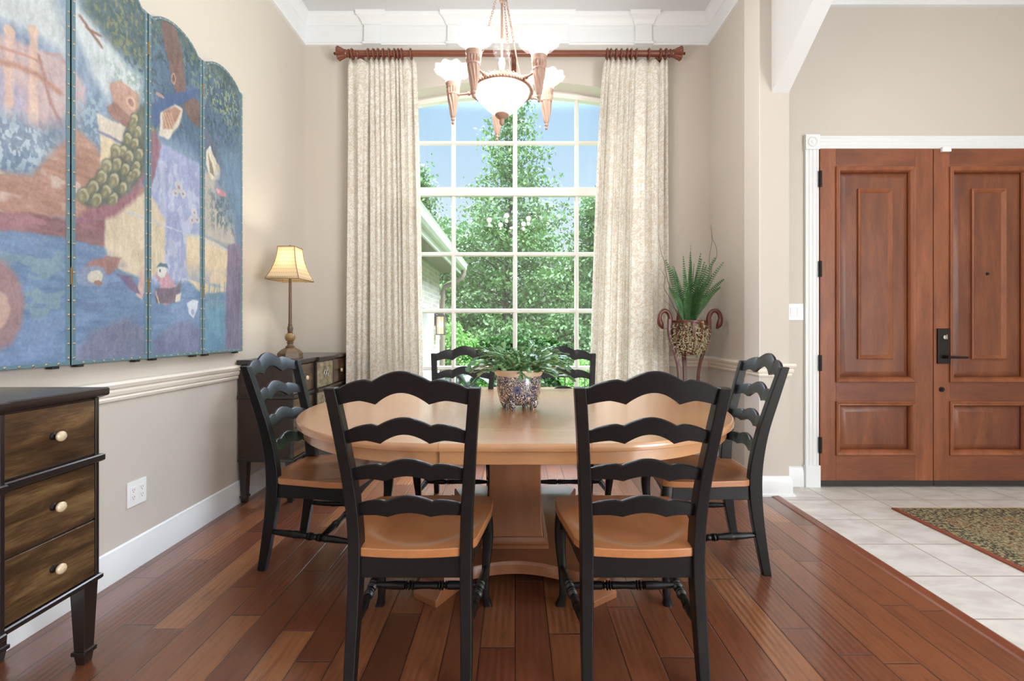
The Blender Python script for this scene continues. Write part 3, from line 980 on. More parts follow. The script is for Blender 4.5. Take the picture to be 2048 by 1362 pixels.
# ------------------------------------------------------------------ chests (near and far are a pair)
def chest(label, y0, y1):
    d = .375
    L = y1 - y0
    c = thing('chest_of_drawers', label, 'chest', (XL + .014, y0, 0), 0, 'pair of gold-fronted chests on the left wall')
    c3 = [0.0, L / 3, 2 * L / 3, L]
    jog = .022

    def outline(o, s):
        return [(0, -o), (s + o, -o), (s + o, c3[1]), (s + jog + o, c3[1] + .002), (s + jog + o, c3[2] - .002), (s + o, c3[2]), (s + o, L + o), (0, L + o)]
    mb = MB(); mb.loft([[(x, y, z) for x, y in outline(o, d)] for z, o in ((.948, .004), (.956, .018), (.961, .020), (.980, .020), (.984, .016))])
    mb.build('top', M['chest'], c, 30)
    mb = MB(); mb.loft([[(x, y, z) for x, y in outline(-.001, d - .012)] for z in (.3, .948)])
    mb.build('carcass', M['chest_side'], c, 30)
    for z0, z1, o in ((.716, .742, .012), (.286, .306, .008)):
        mb = MB(); mb.loft([[(x, y, z) for x, y in outline(oo, d)] for z, oo in ((z0, o - .004), (z0 + .004, o), (z1 - .004, o), (z1, o - .004))])
        mb.build('belt_moulding', M['chest'], c, 30)
    for i in range(3):
        x = d - .012 + (jog if i == 1 else 0)
        ya, yb = c3[i], c3[i + 1]
        for yy in (ya, yb - .014):
            mb = MB(); mb.box(x - .01, x + .012, yy, yy + .014, .3, .95); mb.build('stile', M['chest'], c, 30, bevel=.002)
        for z0, z1 in ((.748, .942), (.514, .710), (.310, .506)):
            mb = MB(); mb.box(x - .002, x + .010, ya + .016, yb - .016, z0, z1)
            f = mb.build('drawer', M['leaf_pale'] if i == 1 else M['leaf'], c, 30, bevel=.0015)
            yc, zc = (ya + yb) / 2, (z0 + z1) / 2
            if i != 1:
                mb = MB(); mb.lathe([(.001, 0), (.013, 0), (.012, .003), (.0065, .006), (.006, .018)], 16, Matrix.Translation((x + .010, yc, zc)) @ Matrix.Rotation(PI / 2, 4, 'Y'))
                st = mb.build('knob_stem', M['bronze'], f, 40)
                mb = MB(); mb.lathe([(.001, .018), (.012, .019), (.0165, .024), (.0165, .029), (.012, .034), (.001, .036)], 18, Matrix.Translation((x + .010, yc, zc)) @ Matrix.Rotation(PI / 2, 4, 'Y'))
                mb.build('knob', M['bone'], f, 40)
            else:
                for sy in (-1, 1):
                    ring = [(x + .016, yc + sy * .022 + .017 * math.cos(2 * PI * k / 20), zc + .026 * math.sin(2 * PI * k / 20)) for k in range(20)]
                    mb = MB(); mb.tube(ring, .0035, 8, loop=True)
                    mb.ball((x + .014, yc + sy * .022, zc + .028), .006)
                    mb.build('ring_pull', M['nickel'], f, 50)
    for xx in (.006, d - .052):
        for yy in (.006, L - .052):
            mb = MB()
            mb.loft([[(xx + .023 - s, yy + .023 - s, z), (xx + .023 + s, yy + .023 - s, z), (xx + .023 + s, yy + .023 + s, z), (xx + .023 - s, yy + .023 + s, z)]
                     for z, s in ((0, .015), (.034, .019), (.036, .025), (.05, .025), (.052, .019), (.29, .027))])
            mb.build('leg', M['chest'], c, 30, bevel=.0015)
    return c


chest('gold-fronted chest in the left foreground with nothing on its top', .69, 1.682)
chest('gold-fronted chest at the back under the lamp, behind a chair', 3.15, 4.13)

# ------------------------------------------------------------------ table lamp
lp = thing('table_lamp', 'lit lamp with a square cream bell shade on a slim brown column', 'lamp', (-1.642, 3.36, .984))
mb = MB()
mb.lathe([(.001, 0), (.088, 0), (.088, .012), (.086, .014), (.086, .036), (.080, .045), (.060, .062), (.034, .076), (.03, .082)], 6, Matrix.Rotation(PI / 6 + .1, 4, 'Z'))
mb.build('base', M['lamp_base'], lp, 20, bevel=.002)
mb = MB(); mb.lathe([(.03, .078), (.032, .084), (.022, .092), (.018, .105), (.024, .112), (.024, .116), (.016, .120)], 20); mb.build('collar', M['lamp_base'], lp, 30)
mb = MB(); mb.ball((0, 0, .152), .036, 24); mb.build('ball', M['lamp_ball'], lp, 60)
mb = MB(); mb.lathe([(.016, .186), (.02, .19), (.016, .196), (.019, .205), (.020, .218), (.015, .236), (.012, .24), (.016, .245), (.012, .25), (.0115, .26), (.0095, .60), (.006, .602), (.006, .66)], 16, cap=True)
mb.build('column', M['lamp_base'], lp, 30)
zs0, zs1 = .568, .806
rings = []
for i in range(13):
    t = i / 12
    hw = .120 + (.061 - .120) * (1 - (1 - t) ** 1.9)
    rings.append([(-hw, -hw, zs0 + (zs1 - zs0) * t), (hw, -hw, zs0 + (zs1 - zs0) * t), (hw, hw, zs0 + (zs1 - zs0) * t), (-hw, hw, zs0 + (zs1 - zs0) * t)])
mb = MB(); mb.loft(rings, False); sh = mb.build('shade', M['shade'], lp, 30, solid=.003)
mb = MB()
for k in range(4):
    mb.tube([r[k] for r in rings], .0028, 6)
for rr in (rings[0], rings[-1]):
    mb.tube(rr, .0035, 6, loop=True)
mb.build('trim_cord', M['lamp_ball'], sh, 40)
mb = MB(); mb.ball((0, 0, .69), .026, 14, 1.3); mb.build('bulb', M['bulb'], lp, 60)
mb = MB(); mb.tube([(-.06, 0, .80), (.06, 0, .80)], .002, 6); mb.tube([(0, -.06, .80), (0, .06, .80)], .002, 6); mb.tube([(0, 0, .65), (0, 0, .815)], .003, 6); mb.ball((0, 0, .82), .007)
mb.build('harp', M['brass'], lp, 40)

# ------------------------------------------------------------------ wall plates
ol = thing('wall_outlet', 'white double outlet plate low on the left wall', 'outlet', (XL, 2.318, .375))
mb = MB(); mb.box(0, .006, -.058, .058, -.062, .062); mb.build('plate', M['plate'], ol, 30, bevel=.002)
for sy in (-1, 1):
    mb = MB(); mb.box(.004, .0085, sy * .026 - .017, sy * .026 + .017, -.035, .035); rc = mb.build('receptacle', M['plate'], ol, 30, bevel=.001)
    mb = MB()
    for zz in (-.018, .018):
        for dy in (-.006, .006):
            mb.box(.007, .0089, sy * .026 + dy - .001, sy * .026 + dy + .001, zz - .001, zz + .007)
        mb.box(.007, .0089, sy * .026 - .002, sy * .026 + .002, zz - .010, zz - .006)
    mb.build('slot', M['slot'], rc, 0)
sw = thing('light_switch', 'white rocker switch plate between the pier and the door casing', 'switch', (2.136, YD, 1.326))
mb = MB(); mb.box(-.058, .058, -.006, 0, -.062, .062); mb.build('plate', M['plate'], sw, 30, bevel=.002)
for sx in (-1, 1):
    mb = MB(); mb.box(sx * .025 - .017, sx * .025 + .017, -.010, -.004, -.034, .034); mb.build('rocker', M['plate'], sw, 30, bevel=.002)

# ------------------------------------------------------------------ rug
b = MB(); b.box(-.72, .72, -1.03, 1.03, 0.0005, .010)
rg = b.build('entry_rug', M['rug'], None, 0, bevel=.003)
rg.location = (3.22, 2.028, 0)
tag(rg, 'olive and rust patterned rug on the pale tile', 'rug')

# ------------------------------------------------------------------ curtain rod and curtains
YR_ = 4.055
ZR = 1.2 + 550 / F * YR_
rod = thing('curtain_rod', 'brown wooden rod with fluted finials over the window', 'curtain rod', (0, YR_, ZR))
x0, x1 = (700 - CX) / F * YR_, (1338 - CX) / F * YR_
mb = MB(); mb.tube([(x0, 0, 0), (x1, 0, 0)], .027, 20); mb.build('pole', M['rod'], rod, 40)
for x, s in ((x0, -1), (x1, 1)):
    mb = MB()
    pr = [(.028, 0), (.036, .004), (.036, .012), (.028, .018), (.030, .028), (.034, .034), (.03, .042), (.036, .055), (.048, .085), (.056, .100), (.055, .108), (.03, .118), (.008, .122), (.010, .128), (.014, .134), (.010, .142), (.001, .144)]
    rings = []
    for i, (r, z) in enumerate(pr):
        fl = .10 if 6 <= i <= 9 else 0
        rings.append([(x + s * z, r * (1 + fl * math.cos(12 * a)) * math.cos(a), r * (1 + fl * math.cos(12 * a)) * math.sin(a)) for a in [2 * PI * k / 72 for k in range(72)]])
    mb.loft(rings); mb.build('finial', M['rod'], rod, 40)
for x in (x0 + .07, -.01, x1 - .07):
    mb = MB(); mb.tube([(x, YB - YR_, -.04), (x, .01, -.04)], .012, 8); mb.box(x - .02, x + .02, YB - YR_ - .015, YB - YR_, -.13, .03)
    mb.tube([(x, .03 * math.sin(a), -.032 * math.cos(a)) for a in [-1.9 + 3.8 * k / 10 for k in range(11)]], .008, 6)
    mb.build('bracket', M['rod'], rod, 40, bevel=.002)


def curtain(label, xt0, xt1, xb0, xb1, rings_px, seed):
    r = random.Random(seed)
    rt = thing('curtain', label, 'curtain', (0, YR_, 0))
    NU, NZ = 360, 60
    ztop, zbot = ZR - .052, .015
    # pleats: irregular folds defined at the rings
    cx = [(p - CX) / F * YR_ for p in rings_px]
    us = sorted([(c - xt0) / (xt1 - xt0) for c in cx])
    knots = [0.0] + [max(0.01, min(.99, u)) for u in us] + [1.0]
    ph = np.interp(np.linspace(0, 1, NU + 1), knots, [2 * PI * i for i in range(len(knots))])
    ph2 = np.array([4.1 * math.sin(5.3 * i / NU * 2 + seed) for i in range(NU + 1)])
    U = np.linspace(0, 1, NU + 1)
    V, UVs = [], []
    for j in range(NZ + 1):
        t = j / NZ
        z = ztop + (zbot - ztop) * t
        e = t ** .7
        xa_, xb_ = xt0 + (xb0 - xt0) * e, xt1 + (xb1 - xt1) * e
        amp = .018 + .046 * min(1, t * 5) + .008 * t
        y = amp * (.55 - np.abs(np.sin(ph / 2)) ** .8) * (.8 + .35 * np.sin(ph2 + 1.3 * t)) + .012 * np.sin(ph2 * 1.7 + 2 * t) * min(1, t * 4)
        y = y + .02 * min(1, t * 3)
        sx = .012 * np.sin(ph) * min(1, t * 4)
        x = xa_ + (xb_ - xa_) * U + sx
        zz = z + (.014 * (-np.cos(ph) - 1) * (1 - min(1, t * 14)) if t < .08 else 0)
        V.append(np.stack([x, y, np.full_like(x, 0) + zz], 1))
        ds = np.hypot(np.diff(x), np.diff(y)); s = np.concatenate([[0], np.cumsum(ds)])
        UVs.append(np.stack([s, np.full_like(s, z)], 1))
    V = np.concatenate(V); UVs = np.concatenate(UVs)
    Wd = NU + 1
    Q = [(j * Wd + i, j * Wd + i + 1, (j + 1) * Wd + i + 1, (j + 1) * Wd + i) for j in range(NZ) for i in range(NU)]
    o = quads('drape', V, Q, M['curtain'], rt, True)
    uvl = o.data.uv_layers.new(name='UVMap')
    li = np.empty(len(o.data.loops), np.int32); o.data.loops.foreach_get('vertex_index', li)
    uvl.data.foreach_set('uv', UVs[li].astype(np.float32).ravel())
    md = o.modifiers.new('solidify', 'SOLIDIFY'); md.thickness = .003
    for c in cx:
        mb = MB()
        a0 = .12 * (r.random() - .5)
        pts = [(c + .03 * a0 * math.sin(a), .041 * math.cos(a), -.006 + .041 * math.sin(a)) for a in [2 * PI * k / 24 for k in range(24)]]
        mb.tube([(x, y, z + ZR) for x, y, z in pts], .0075, 8, loop=True)
        mb.tube([(c, 0, ZR - .046), (c, .0, ZR - .056)], .004, 6)
        mb.build('ring', M['rod'], rt, 50)
    return rt


def cu(px):
    return (px - CX) / F * YR_


curtain('cream patterned curtain on the left of the window, nearer the lamp', cu(695), cu(832), cu(686), cu(846), [705, 737, 748, 757, 767, 779, 790, 797, 804, 822], 3)
curtain('cream patterned curtain on the right of the window, nearer the fern', cu(1208), cu(1336), cu(1177), cu(1341), [1214, 1221, 1232, 1242, 1254, 1262, 1272, 1297, 1320, 1331], 8)
# ================================================================== CHANDELIER
CHX, CHY = -.071, 2.50
cd = thing('chandelier', 'chandelier with five lit flower glass shades on twisted torches', 'chandelier', (CHX, CHY, 0))
ZRING = 2.497
# ring with beads
mb = MB()
pr = [(.150, -.012), (.160, -.016), (.168, -.006), (.168, .006), (.160, .016), (.150, .012), (.150, -.012)]
mb.lathe([(r, z + ZRING) for r, z in pr], 64)
ring = mb.build('ring', M['plaster'], cd, 30)
mb = MB()
for k in range(64):
    a = 2 * PI * k / 64
    mb.ball((.166 * math.cos(a), .166 * math.sin(a), ZRING - .012), .0065, 8)
    if k % 2 == 0:
        mb.ball((.164 * math.cos(a), .164 * math.sin(a), ZRING + .014), .005, 6)
mb.build('bead_trim', M['plaster'], ring, 60)


def fluted(prof, nfl, amt, n=96, rim=None):
    """lathe with radial flutes; prof (r, z, flute amount, rim wave)"""
    rings = []
    for r, z, fa, wv in prof:
        ringp = []
        for k in range(n):
            a = 2 * PI * k / n
            rr = r * (1 + amt * fa * math.cos(nfl * a))
            ringp.append((rr * math.cos(a), rr * math.sin(a), z + wv * math.cos(nfl * a)))
        rings.append(ringp)
    m = MB(); m.loft(rings, False)
    return m


bw = fluted([(.152, ZRING, 0, 0), (.154, ZRING - .008, .3, 0), (.143, ZRING - .030, 1, 0), (.118, ZRING - .062, 1, 0), (.088, ZRING - .095, 1, 0), (.058, ZRING - .122, .8, 0), (.036, ZRING - .135, .3, 0), (.012, ZRING - .139, 0, 0)], 24, .022)
bw.build('bowl', M['bowl_glass'], cd, 60)
mb = MB()
mb.lathe([(.012, .006), (.036, .004), (.038, -.002), (.030, -.012), (.020, -.019), (.012, -.024), (.013, -.032), (.014, -.042), (.010, -.050), (.005, -.056), (.001, -.058)], 24, Matrix.Translation((0, 0, ZRING - .137)))
mb.build('bowl_finial', M['plaster'], cd, 50)
# stem, glass ball, hub, chains, canopy
mb = MB(); mb.lathe([(.006, ZRING - .13), (.006, 2.60)], 10, cap=True); mb.lathe([(.007, 2.76), (.009, 2.765), (.007, 2.775), (.0065, 2.965), (.012, 2.97), (.014, 2.985), (.008, 3.0), (.02, 3.01), (.03, 3.02), (.03, 3.03), (.008, 3.05), (.006, 3.06), (.006, ZC - .05)], 14)
mb.build('stem', M['chain'], cd, 40)
mb = MB(); mb.lathe([(.010, 2.595), (.012, 2.60), (.017, 2.63), (.020, 2.645), (.014, 2.655), (.016, 2.665), (.006, 2.668), (.006, 2.757), (.016, 2.762), (.010, 2.772)], 18)
mb.build('ball_holder', M['plaster'], cd, 40)
bw = fluted([(.014, 2.662, 0, 0), (.030, 2.672, 1, 0), (.043, 2.69, 1, 0), (.048, 2.713, 1, 0), (.043, 2.736, 1, 0), (.030, 2.752, 1, 0), (.012, 2.76, 0, 0)], 16, .03)
bw.build('glass_ball', M['ball_glass'], cd, 60)
mb = MB(); mb.lathe([(.001, 0), (.012, 0), (.02, .01), (.055, .022), (.062, .034), (.062, .04)], 32, Matrix.Translation((0, 0, ZC - .04)))
mb.build('canopy', M['plaster'], cd, 40)
for k in range(3):
    a = math.radians(-52 + 120 * k)
    p0 = Vector((.155 * math.cos(a), .155 * math.sin(a), ZRING + .012)); p1 = Vector((.024 * math.cos(a), .024 * math.sin(a), 3.02))
    mb = MB()
    Lc = (p1 - p0).length
    dirv = (p1 - p0).normalized()
    side = dirv.cross(Vector((0, 0, 1))).normalized(); up = side.cross(dirv)
    mb.tube([p0, p0 + dirv * (Lc * .36)], .0035, 8)
    nl = 24
    for i in range(nl):
        c = p0 + dirv * (Lc * (.37 + .61 * (i + .5) / nl)); w = side if i % 2 else up
        hl = Lc * .61 / nl * .72
        mb.tube([c + dirv * hl * math.cos(2 * PI * q / 10) + w * .0055 * math.sin(2 * PI * q / 10) for q in range(10)], .0016, 5, loop=True)
    mb.ball(p0, .009, 8)
    mb.build('chain', M['chain'], cd, 50)
ZT = 2.33
for k in range(5):
    a = math.radians(-118.4 + 72 * k)
    c = Vector((.277 * math.cos(a), .277 * math.sin(a), 0))
    Tm = Matrix.Translation((c.x, c.y, ZT))
    # torch body: twisted flutes
    rings = []
    prof = [(.001, 0, 0), (.007, .004, 0), (.008, .012, 0), (.005, .018, 0), (.009, .022, 0), (.011, .030, 0), (.009, .036, 0), (.013, .042, 0), (.015, .050, 0), (.016, .056, .5), (.022, .10, 1), (.028, .145, 1), (.030, .158, .3), (.033, .16, 0), (.033, .168, 0), (.030, .17, 1), (.033, .185, 1), (.034, .196, .5), (.036, .198, 0), (.038, .204, 0), (.034, .208, 0), (.036, .214, 0), (.040, .222, 0), (.0405, .226, 0), (.036, .228, 0), (.001, .222, 0)]
    fine = []
    for (r0, z0, f0), (r1, z1, f1) in zip(prof, prof[1:]):
        m_ = 6 if z1 - z0 > .03 else 1
        for q in range(m_):
            t = q / m_
            fine.append((r0 + (r1 - r0) * t, z0 + (z1 - z0) * t, f0 + (f1 - f0) * t))
    fine.append(prof[-1])
    for r, z, fl in fine:
        tw = z * 55 if z < .16 else 0
        nf = 9 if z < .16 else 14
        rings.append([(r * (1 + .13 * fl * math.cos(nf * (q * 2 * PI / 72) + tw)) * math.cos(2 * PI * q / 72), r * (1 + .13 * fl * math.cos(nf * (q * 2 * PI / 72) + tw)) * math.sin(2 * PI * q / 72), z) for q in range(72)])
    mb = MB(); mb.loft(rings, False, M=Tm)
    tr_ = mb.build('torch', M['plaster'], cd, 50)
    mb = MB()
    d = c.normalized()
    mb.tube([d * .165 + Vector((0, 0, ZRING - .002)), d * .2 + Vector((0, 0, ZRING - .004)), c - d * .028 + Vector((0, 0, ZT + .164))], [.006, .0055, .0055], 8)
    mb.ball(d * .185 + Vector((0, 0, ZRING - .003)), .011, 10); mb.ball(c - d * .032 + Vector((0, 0, ZT + .164)), .009, 8)
    mb.build('arm', M['plaster'], cd, 50)
    sh = fluted([(.034, .218, 0, 0), (.036, .226, .2, 0), (.043, .245, .6, 0), (.052, .268, 1, 0), (.066, .288, 1, .001), (.084, .300, 1, .002), (.099, .304, 1, .005), (.104, .300, 1.2, .006)], 10, .03, 120)
    sh.v = [(x + c.x, y + c.y, z + ZT) for x, y, z in sh.v]
    sh.build('flower_shade', M['shade_glass'], cd, 60)
    mb = MB(); mb.ball((c.x, c.y, ZT + .262), .022, 14, 1.3); mb.build('bulb', M['bulb'], cd, 60)
    ld = bpy.data.lights.new('torch_light', 'POINT'); ld.energy = 10.5; ld.color = (1, .965, .94); ld.shadow_soft_size = .03
    lo = bpy.data.objects.new('torch_light', ld); COL.objects.link(lo); lo.parent = cd; lo.location = (c.x, c.y, ZT + .33)
ld = bpy.data.lights.new('bowl_light', 'POINT'); ld.energy = 2.2; ld.color = (1, .92, .84); ld.shadow_soft_size = .05
lo = bpy.data.objects.new('bowl_light', ld); COL.objects.link(lo); lo.parent = cd; lo.location = (.03, 0, ZRING + .03)

# ================================================================== PAINTED SCREEN
def vnoise(x, y, seed, octv=4):
    """value noise in numpy"""
    r = np.random.default_rng(seed)
    tot = np.zeros_like(x); amp = 1.0; s = 0
    for o in range(octv):
        g = r.random((64, 64))
        xi, yi = np.floor(x).astype(int), np.floor(y).astype(int)
        fx, fy = x - xi, y - yi
        fx, fy = fx * fx * (3 - 2 * fx), fy * fy * (3 - 2 * fy)
        a, b = g[yi % 64, xi % 64], g[yi % 64, (xi + 1) % 64]
        c, d = g[(yi + 1) % 64, xi % 64], g[(yi + 1) % 64, (xi + 1) % 64]
        tot += amp * ((a * (1 - fx) + b * fx) * (1 - fy) + (c * (1 - fx) + d * fx) * fy); s += amp
        amp *= .55; x = x * 2.03 + 7.1; y = y * 2.03 + 3.3
    return tot / s


S0 = 1.52


def sz(px, py):
    d = 1.86 * F / (CX - px)
    return (d - S0, H - (py - CY) / F * d)


class Paint:
    """flat artwork of the screen, painted in metres along (s) and up (z) the screen"""
    def __init__(p, S, Z):
        p.S, p.Z = S, Z
        p.wS = S + .008 * (vnoise(S * 22, Z * 22, 1) - .5) * 2
        p.wZ = Z + .008 * (vnoise(S * 22, Z * 22, 2) - .5) * 2
        p.c = np.zeros(S.shape + (3,)) + np.array((92, 124, 160.))
        p.tone = vnoise(S * 9, Z * 9, 5)
        p.st = vnoise(S * 60, Z * 18, 6, 3)
        p.st2 = vnoise(S * 16, Z * 70, 9, 3)

    def put(p, m, col, a=1.0, var=16, streak=0):
        m = np.clip(m, 0, 1) * a
        col = np.array(col, float)
        t = ((p.tone - .5) * 2 * var + ((p.st if streak == 0 else p.st2) - .5) * 2 * var * 1.1)[..., None]
        p.c = p.c * (1 - m[..., None]) + np.clip(col + t, 0, 255) * m[..., None]

    def poly(p, pts, warp=True, soft=.006):
        """soft mask of a polygon given in metres"""
        S, Z = (p.wS, p.wZ) if warp else (p.S, p.Z)
        n = len(pts)
        x0, x1 = min(q[0] for q in pts) - .05, max(q[0] for q in pts) + .05
        z0, z1 = min(q[1] for q in pts) - .05, max(q[1] for q in pts) + .05
        sel = (S > x0) & (S < x1) & (Z > z0) & (Z < z1)
        out = np.zeros(S.shape)
        if not sel.any():
            return out
        x, y = S[sel], Z[sel]
        ins = np.zeros(x.shape, bool); dist = np.full(x.shape, 1e9)
        for i in range(n):
            ax, ay = pts[i]; bx, by = pts[(i + 1) % n]
            cond = ((ay > y) != (by > y))
            with np.errstate(divide='ignore', invalid='ignore'):
                xi = (bx - ax) * (y - ay) / (by - ay + 1e-12) + ax
            ins ^= cond & (x < xi)
            dx, dy = bx - ax, by - ay
            t = np.clip(((x - ax) * dx + (y - ay) * dy) / (dx * dx + dy * dy + 1e-12), 0, 1)
            dist = np.minimum(dist, np.hypot(x - ax - t * dx, y - ay - t * dy))
        sd = np.where(ins, dist, -dist)
        out[sel] = np.clip(.5 + sd / (2 * soft), 0, 1)
        return out

    def pp(p, px, col, a=1.0, var=16, soft=.006, streak=0, warp=True):
        p.put(p.poly([sz(*q) for q in px], warp, soft), col, a, var, streak)

    def ell(p, px, rs, rz, col, a=1.0, rot=0.0, var=10, soft=.2):
        s0, z0 = sz(*px)
        x, y = p.wS - s0, p.wZ - z0
        x, y = x * math.cos(rot) + y * math.sin(rot), -x * math.sin(rot) + y * math.cos(rot)
        p.put((1.0 - np.hypot(x / rs, y / rz)) / soft + .5, col, a, var)

    def line(p, px, w, col, a=1.0, var=8):
        q = [sz(*t) for t in px]
        m = np.zeros(p.S.shape)
        for (ax, ay), (bx, by) in zip(q, q[1:]):
            dx, dy = bx - ax, by - ay
            t = np.clip(((p.wS - ax) * dx + (p.wZ - ay) * dy) / (dx * dx + dy * dy), 0, 1)
            m = np.maximum(m, np.clip(1.2 - np.hypot(p.wS - ax - t * dx, p.wZ - ay - t * dy) / w, 0, 1))
        p.put(m, col, a, var)

    def dabs(p, px, col, scale, thr, a=.8, seed=3, asp=1.4, soft=.05):
        reg = p.poly([sz(*q) for q in px], True, .05)
        nz = vnoise(p.S * scale * asp, p.Z * scale, seed, 2)
        p.put(reg * np.clip((nz - thr) / .06, 0, 1), col, a, 10)


def artwork(S, Z):
    p = Paint(S, Z)
    # sky, far hills, clouds
    p.pp([(-110, -260), (480, -260), (480, 330), (-110, 330)], (120, 142, 170), var=18)
    p.pp([(-110, -200), (60, -120), (140, 60), (135, 130), (60, 70), (-110, 30)], (196, 202, 204), .9, soft=.05)
    p.pp([(-110, 10), (30, 55), (110, 95), (150, 160), (170, 260), (-110, 260)], (116, 134, 168), .95, soft=.03)
    # dark leafy canopy
    p.pp([(150, -260), (480, -260), (480, 330), (400, 300), (330, 220), (298, 160), (270, 130), (215, 75), (165, 20)], (66, 88, 92), soft=.04)
    p.pp([(300, 60), (400, 130), (480, 200), (480, 330), (410, 330), (300, 260)], (64, 92, 128), .8, soft=.05)
    p.dabs([(155, -100), (296, -60), (296, 140), (240, 110), (180, 30)], (120, 124, 78), 48, .55, .8, 21)
    p.dabs([(300, 40), (402, 110), (402, 190), (350, 120), (300, 90)], (112, 134, 92), 52, .56, .7, 22)
    p.dabs([(405, 130), (480, 190), (480, 270), (440, 230), (405, 190)], (136, 152, 96), 50, .54, .85, 23)
    p.dabs([(155, -100), (480, -60), (480, 300), (300, 250)], (44, 64, 78), 40, .58, .7, 24)
    # pale plume of cloud and small brown bird
    p.pp([(140, -30), (165, 25), (205, 75), (240, 115), (280, 160), (285, 200), (225, 160), (222, 210), (205, 185), (185, 150), (160, 90), (140, 40)], (190, 199, 204), .95, soft=.02)
    p.line([(160, 33), (180, 62), (203, 94)], .010, (128, 88, 72)); p.line([(172, 55), (200, 72)], .008, (128, 88, 72))
    p.dabs([(205, 120), (285, 140), (288, 205), (240, 190)], (128, 158, 148), 60, .5, .7, 25)
    # ruined pavilion in dusty rose
    p.pp([(-110, 20), (20, 75), (70, 95), (140, 125), (170, 175), (172, 300), (-110, 300)], (186, 158, 158), .92, soft=.012)
    p.pp([(-110, 60), (-20, 110), (50, 190), (50, 260), (-110, 260)], (140, 142, 182), .6, soft=.02)
    for x0, x1 in ((10, 26), (58, 76)):
        p.pp([(x0, 60), (x1, 66), (x1, 250), (x0, 245)], (204, 168, 152), .95, soft=.005)
        p.ell(((x0 + x1) / 2, 62), .018, .022, (206, 172, 150))
    p.line([(-100, 95), (30, 130), (75, 150), (120, 185)], .016, (168, 118, 100)); p.line([(-100, 60), (20, 100), (75, 120)], .008, (176, 128, 110))
    p.line([(78, 110), (100, 200), (124, 252)], .010, (158, 112, 104)); p.line([(90, 105), (120, 110), (145, 150)], .008, (170, 130, 124))
    # bushes: blue and white dabs
    p.pp([(-110, 200), (20, 225), (80, 255), (135, 240), (190, 200), (205, 300), (190, 340), (80, 350), (-110, 350)], (96, 122, 150), .85, soft=.03)
    p.dabs([(-110, 210), (60, 240), (110, 290), (80, 340), (-110, 340)], (176, 194, 208), 46, .5, .85, 31)
    p.dabs([(140, 170), (215, 190), (212, 300), (150, 260)], (150, 172, 190), 50, .52, .8, 32)
    # ochre-brown ground with pale strokes
    p.pp([(-110, 330), (60, 350), (110, 300), (150, 255), (190, 290), (215, 330), (250, 350), (300, 380), (210, 440), (-110, 430)], (166, 116, 96), .95, streak=1, soft=.015)
    p.dabs([(-110, 330), (120, 320), (180, 300), (200, 400), (-110, 430)], (206, 186, 180), 20, .55, .7, 33, .5)
    p.pp([(-110, 415), (60, 425), (150, 445), (212, 440), (212, 495), (140, 480), (60, 465), (-110, 455)], (128, 82, 84), .95, streak=1)
    p.dabs([(-110, 420), (130, 432), (200, 450), (130, 462), (-110, 450)], (172, 110, 128), 26, .52, .7, 34, .4)
    # carved urn on a cream pedestal
    p.pp([(218, 165), (240, 160), (278, 190), (280, 230), (262, 240), (232, 215), (222, 190)], (184, 142, 128), soft=.005)
    p.ell((262, 206), .030, .030, (206, 168, 148)); p.ell((262, 206), .016, .016, (160, 112, 100))
    p.pp([(214, 215), (232, 205), (262, 235), (258, 258), (225, 236)], (150, 108, 100), soft=.005)
    p.pp([(192, 226), (250, 252), (250, 286), (196, 262)], (206, 194, 178), soft=.004); p.line([(195, 262), (250, 288)], .008, (126, 120, 150))
    p.pp([(200, 268), (246, 290), (244, 345), (202, 332)], (212, 192, 158), soft=.004)
    # lavender pillar and cream garden wall
    p.pp([(300, 290), (318, 285), (402, 330), (404, 590), (302, 600)], (142, 152, 196), var=14, soft=.008)
    p.pp([(330, 320), (332, 530), (320, 560), (318, 320)], (172, 178, 208), .7, soft=.006)
    p.dabs([(304, 300), (402, 330), (404, 590), (304, 590)], (186, 190, 212), 14, .56, .6, 41, 2)
    p.pp([(210, 430), (297, 380), (330, 440), (330, 530), (300, 560), (250, 545), (208, 515)], (206, 188, 160), var=16, soft=.008)
    p.pp([(372, 470), (404, 470), (458, 500), (452, 585), (402, 590), (374, 560)], (212, 190, 158), var=14, soft=.01)
    p.pp([(406, 340), (440, 350), (468, 430), (470, 500), (406, 470)], (196, 178, 160), .8, var=16, soft=.02)
    p.line([(255, 424), (300, 440), (404, 480), (458, 502)], .006, (176, 186, 206))
    # tree trunk
    p.pp([(321, 35), (346, 40), (364, 100), (372, 180), (404, 210), (404, 260), (380, 240), (352, 185), (340, 140), (326, 80)], (104, 76, 72), var=14, soft=.006)
    p.ell((347, 157), .018, .036, (164, 122, 96)); p.ell((347, 157), .010, .024, (92, 66, 64))
    # peacock: long eyed tail, wine-red under-feathers, blue neck
    p.pp([(150, 440), (200, 400), (250, 330), (292, 230), (300, 250), (296, 340), (270, 400), (230, 432), (180, 445), (130, 450)], (142, 88, 104), var=22, soft=.012)
    p.pp([(152, 395), (200, 340), (240, 290), (262, 235), (290, 205), (322, 205), (318, 250), (300, 290), (286, 350), (262, 385), (220, 408), (175, 415)], (84, 90, 82), var=20, soft=.01)
    ey = [(168, 388), (186, 372), (203, 352), (192, 398), (212, 380), (228, 358), (214, 330), (234, 326), (250, 336), (226, 396), (246, 374), (262, 352), (246, 300), (258, 310), (272, 330), (256, 275), (270, 284), (280, 306), (265, 250), (276, 262), (268, 236), (272, 345), (312, 228), (308, 252), (232, 300)]
